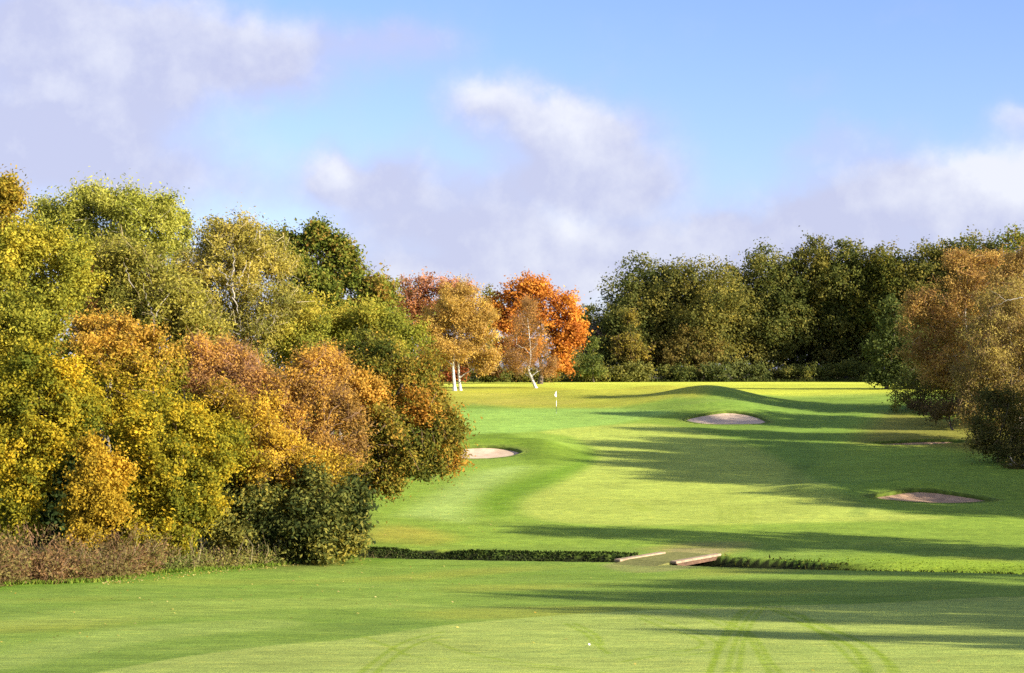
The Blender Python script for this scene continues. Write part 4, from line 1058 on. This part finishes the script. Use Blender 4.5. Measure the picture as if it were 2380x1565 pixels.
def stick_mat():
    m, nt, out = material('flagstick_bands')
    tc = nt.new('ShaderNodeTexCoord'); sp = nt.new('ShaderNodeSeparateXYZ'); nt.l.new(tc.outputs['Object'], sp.inputs[0])
    r = nt.new('ShaderNodeValToRGB'); r.color_ramp.interpolation = 'CONSTANT'
    e = r.color_ramp.elements; e[0].position = 0; e[0].color = (0.04, 0.07, 0.03, 1); e[1].position = 0.30; e[1].color = (0.82, 0.82, 0.78, 1)
    k = e.new(0.56); k.color = (0.30, 0.32, 0.05, 1)
    k = e.new(0.72); k.color = (0.8, 0.8, 0.76, 1)
    nt.l.new(nt.m('DIVIDE', sp.outputs[2], 2.1), r.inputs[0])
    b = nt.new('ShaderNodeBsdfPrincipled'); nt.l.new(r.outputs[0], b.inputs['Base Color']); b.inputs['Roughness'].default_value = 0.4
    nt.l.new(b.outputs[0], out.inputs[0]); return m


TV, TQ = tube_mesh([(np.array([[0, 0, -0.05], [0, 0, 0.9], [0, 0, 1.5], [0, 0, 2.1]]), np.array([0.028, 0.026, 0.022, 0.016]))], 10)
link('pole', mesh_from('pole', TV, TQ, smooth=True), stick_mat(), fl)
# limp flag: folded cloth hanging from the top of the stick
nu, nv = 18, 20; V = []
for j in range(nv):
    v = j / (nv - 1)
    for i_ in range(nu):
        u = i_ / (nu - 1)
        wid = 0.17 * (0.35 + 0.75 * math.sin(math.pi * min(1, v * 0.9 + 0.08)))
        V.append((-0.02 - u * wid + 0.04 * v, 0.055 * math.sin(u * 9.5 + v * 1.5) * (0.4 + u), 2.07 - v * 0.55 - u * 0.16 * (1 - v)))
i = np.arange(nu * nv).reshape(nv, nu)
Q = np.stack([i[:-1, :-1], i[:-1, 1:], i[1:, 1:], i[1:, :-1]], -1).reshape(-1, 4)
fme = mesh_from('flag_cloth', np.array(V), Q, smooth=True)
fo = link('flag_cloth', fme, simple_mat('flag_white', (0.78, 0.78, 0.78), (0.84, 0.84, 0.83), 5, 0.8, 0.05), fl)
sd = fo.modifiers.new('thickness', 'SOLIDIFY'); sd.thickness = 0.004
TV, TQ = tube_mesh([(np.array([[0, 0, -0.10], [0, 0, 0.012]]), np.array([0.054, 0.054]))], 16)
link('cup_liner', mesh_from('cup_liner', TV, TQ, smooth=True), simple_mat('cup_white', (0.7, 0.7, 0.7), (0.75, 0.75, 0.75), 3, 0.5, 0), fl)

import bmesh
bx, by = hit(1369, 1501)
bm = bmesh.new(); bmesh.ops.create_icosphere(bm, subdivisions=4, radius=0.024)
rs = np.random.RandomState(3)
gold = [(math.sqrt(1 - (1 - 2 * (k + .5) / 150) ** 2), k * 2.39996, 1 - 2 * (k + .5) / 150) for k in range(150)]
dm = np.array([(r * math.cos(a), r * math.sin(a), z) for r, a, z in gold])
for v in bm.verts:
    n_ = np.array(v.co) / 0.024; dd = np.max(dm @ n_)
    v.co = v.co * (1 - 0.03 * float(smooth(0.988, 0.998, dd)))
me = bpy.data.meshes.new('golf_ball'); bm.to_mesh(me); bm.free()
me.polygons.foreach_set('use_smooth', np.ones(len(me.polygons), bool))
o = link('golf_ball', me, simple_mat('ball_white', (0.82, 0.82, 0.82), (0.86, 0.86, 0.86), 3, 0.35, 0, 0.5))
o.location = (float(bx), float(by), float(ground_z(bx, by)) + 0.021); tag(o, 'white golf ball lying on the near fairway', 'golf ball')

sx, sy = -6.95, 72.0
o = empty('marker_stake', (sx, sy, float(ground_z(sx, sy)))); tag(o, 'short white marker stake at the edge of the left undergrowth', 'stake')
TV, TQ = tube_mesh([(np.array([[0, 0, -0.1], [0, 0, 0.2], [0, 0, 0.30]]), np.array([0.045, 0.045, 0.04]))], 8)
link('post', mesh_from('post', TV, TQ), simple_mat('stake_white', (0.75, 0.75, 0.72), (0.82, 0.82, 0.8), 4, 0.6, 0.1), o)
TV, TQ = tube_mesh([(np.array([[0, 0, 0.30], [0, 0, 0.34], [0, 0, 0.36]]), np.array([0.04, 0.03, 0.004]))], 8)
link('tip', mesh_from('tip', TV, TQ), simple_mat('stake_tip', (0.7, 0.7, 0.66), (0.8, 0.8, 0.78), 4, 0.6, 0.1), o)

lx, ly = hit(2366, 1088)
o = empty('fallen_log', (lx, ly, float(ground_z(lx, ly)))); tag(o, 'pale fallen log at the foot of the blackish thicket', 'log')
tp = np.array([[-0.5, 0.3, 0.16], [0, 0.05, 0.15], [0.5, -0.1, 0.12], [1.1, -0.35, 0.10]])
TV, TQ = tube_mesh([(tp, np.array([0.13, 0.14, 0.12, 0.10]))], 9)
link('trunk', mesh_from('trunk', TV, TQ, smooth=True), BARK['pale'], o)
TV, TQ = tube_mesh([(np.array([[-0.1, 0.1, 0.22], [-0.35, 0.2, 0.5], [-0.45, 0.3, 0.75]]), np.array([0.06, 0.045, 0.02]))], 6)
link('branch', mesh_from('branch', TV, TQ, smooth=True), BARK['pale'], o)

# ------------------------------------------------------------------ sky
W = bpy.data.worlds.new('World'); S.world = W; W.use_nodes = True
wn = NT(W.node_tree); W.node_tree.nodes.clear()
out = wn.new('ShaderNodeOutputWorld'); bg = wn.new('ShaderNodeBackground'); wn.l.new(bg.outputs[0], out.inputs[0])
SKY_K = 0.075
bg.inputs['Strength'].default_value = SKY_K
sky = wn.new('ShaderNodeTexSky', sky_type='NISHITA'); sky.sun_disc = False
sky.sun_elevation = SUN_EL; sky.sun_rotation = math.radians(90) + SUN_BACK
sky.air_density = 1.0; sky.dust_density = 0.6; sky.ozone_density = 2.0
tc = wn.new('ShaderNodeTexCoord'); dirv = tc.outputs['Generated']
# cloud positions: azimuth (right of straight ahead) and elevation, in radians
n1 = wn.noise(dirv, 9.0, 6, 0.55); n2 = wn.noise(dirv, 26.0, 5, 0.6)
w1 = wn.vm('SUBTRACT', n1.outputs['Color'], (0.5, 0.5, 0.5)); w2 = wn.vm('SUBTRACT', n2.outputs['Color'], (0.5, 0.5, 0.5))
sc1 = wn.new('ShaderNodeVectorMath', operation='SCALE'); wn.l.new(w1, sc1.inputs[0]); sc1.inputs['Scale'].default_value = 0.07
sc2 = wn.new('ShaderNodeVectorMath', operation='SCALE'); wn.l.new(w2, sc2.inputs[0]); sc2.inputs['Scale'].default_value = 0.02
dw = wn.vm('ADD', wn.vm('ADD', dirv, sc1.outputs[0]), sc2.outputs[0])
sp = wn.new('ShaderNodeSeparateXYZ'); wn.l.new(dw, sp.inputs[0])
az = wn.m('ARCTAN2', sp.outputs[0], sp.outputs[1])
el = wn.m('ARCSINE', sp.outputs[2])


def blob(px, py, rx, ry, amp):
    a0 = math.atan((px - CX) / F); e0 = math.atan((HY - py) / F * math.cos(a0))
    u = wn.m('DIVIDE', wn.m('SUBTRACT', az, a0), rx / F); v = wn.m('DIVIDE', wn.m('SUBTRACT', el, e0), ry / F)
    q = wn.m('ADD', wn.m('MULTIPLY', u, u), wn.m('MULTIPLY', v, v))
    return wn.m('MULTIPLY', wn.m('EXPONENT', wn.m('MULTIPLY', q, -1.0)), amp)


def total(bl):
    s = None
    for b in bl:
        v = blob(*b); s = v if s is None else wn.m('ADD', s, v)
    return s


dens = total([(330, 130, 430, 130, 1.0), (650, 120, 200, 110, 0.7), (150, 300, 330, 80, 0.75), (80, 30, 200, 120, .5), (350, 420, 420, 70, 0.6), (100, 430, 300, 90, .5),
              (960, 110, 150, 60, 0.45), (1140, 250, 110, 62, 0.8), (1340, 290, 120, 70, 0.85), (1400, 370, 220, 95, 0.95), (930, 440, 210, 95, 0.7), (780, 410, 70, 60, 0.7),
              (1300, 450, 250, 60, 0.6), (1020, 520, 240, 45, 0.5), (1330, 560, 330, 50, 0.75), (1650, 590, 420, 60, 0.6), (1000, 640, 600, 60, 0.45), (1870, 215, 75, 35, 0.28),
              (2260, 410, 170, 85, 1.0), (2080, 480, 340, 80, 0.95), (1940, 340, 130, 60, 0.55), (1760, 530, 260, 50, 0.6), (2350, 265, 80, 40, 0.5), (2600, 350, 200, 150, .9), (2150, 20, 90, 40, .22), (2000, 620, 900, 50, .5), (500, 600, 800, 60, .5),
              (-500, 200, 400, 200, .8), (3100, 200, 300, 120, .8)])
n3 = wn.noise(dirv, 14.0, 7, 0.6)
n5 = wn.noise(wn.vm('ADD', dirv, (0.012, 0.0, 0.010)), 14.0, 7, 0.6)     # the same field a little towards the sun: lit cloud edges
# elsewhere in the sky: broken cloud from noise alone, so the rest of the dome is not empty
n4 = wn.noise(dirv, 2.6, 6, 0.55)
away = wn.ramp(el, 0.24, 0.5, 0, 1)
dens = wn.m('ADD', dens, wn.m('MULTIPLY', away, wn.ramp(n4.outputs[0], 0.45, 0.65, 0, 0.9)))
dn = wn.m('ADD', dens, wn.m('MULTIPLY', wn.m('SUBTRACT', n3.outputs[0], 0.5), 0.85))
cov = wn.m('MAXIMUM', wn.ramp(dn, 0.0, 0.95, 0, 0.93), wn.ramp(el, 0.0, 0.10, 0.75, 0.0))
brt = total([(1140, 230, 95, 50, 0.9), (1340, 265, 110, 50, 1.0), (1420, 340, 150, 60, 0.35), (780, 395, 60, 45, 0.9), (1330, 510, 70, 30, 0.7), (1350, 550, 300, 50, 0.5), (2290, 365, 140, 60, 1.0), (2350, 440, 200, 60, .5), (2340, 255, 80, 30, .5),
             (600, 50, 260, 50, 0.4), (60, 235, 120, 40, 0.6), (330, 60, 250, 80, 0.35), (1250, 660, 500, 50, 0.5), (2600, 300, 200, 100, .6)])
brt = wn.m('ADD', brt, wn.m('ADD', wn.m('MULTIPLY', wn.m('SUBTRACT', n3.outputs[0], n5.outputs[0]), 2.4), wn.m('MULTIPLY', wn.m('SUBTRACT', n2.outputs[0], 0.5), 0.4)), clamp=True)
KC = 1.0 / (SKY_K * 2 ** EXPO)
def disp(r, g, b):  # display value -> world colour
    f = lambda v: ((v / 255 + 0.055) / 1.055) ** 2.4 * KC
    return (f(r), f(g), f(b), 1)
cc = wn.mix(brt, disp(204, 208, 237), disp(244, 246, 255))
cc = wn.mix(wn.ramp(el, 0.3, 0.6, 0, 1), cc, tuple(1.7 * v for v in disp(250, 246, 240)[:3]) + (1,))  # unseen overhead cloud, warmed and brightened to lift the shadow fill
skyc = wn.mix(1.0, sky.outputs[0], (0.66, 0.68, 1.0, 1), 'MULTIPLY')
SKY_TINT = skyc.node
fin = wn.mix(cov, skyc, cc)
wn.l.new(fin, bg.inputs['Color'])

# ------------------------------------------------------------------ sun
sl = bpy.data.lights.new('sun', 'SUN'); sl.energy = 4.6; sl.angle = math.radians(0.8); sl.color = (1.0, 0.90, 0.74)
so = bpy.data.objects.new('sun', sl); COL.objects.link(so)
ds = np.array([math.cos(SUN_EL) * math.cos(SUN_BACK), -math.cos(SUN_EL) * math.sin(SUN_BACK), math.sin(SUN_EL)])
from mathutils import Vector
so.rotation_euler = Vector([float(v) for v in ds]).to_track_quat('Z', 'Y').to_euler()
so.location = (60, -20, 60)

# ------------------------------------------------------------------ camera and render settings
cd = bpy.data.cameras.new('camera'); cam = bpy.data.objects.new('camera', cd); COL.objects.link(cam); S.camera = cam
cam.location = (0, 0, CZ); cam.rotation_euler = (math.pi / 2, 0, 0)
cd.sensor_width = 36.0; cd.lens = F / 2380.0 * 36.0; cd.shift_y = (HY - 782.5) / 2380.0; cd.clip_start = 0.5; cd.clip_end = 20000
S.view_settings.view_transform = 'Standard'; S.view_settings.look = 'None'; S.view_settings.exposure = EXPO; S.view_settings.gamma = 1.0
S.render.engine = 'CYCLES'
S.cycles.max_bounces = 5; S.cycles.diffuse_bounces = 3; S.cycles.transmission_bounces = 3; S.cycles.glossy_bounces = 2; S.cycles.transparent_max_bounces = 4
S.cycles.use_denoising = False
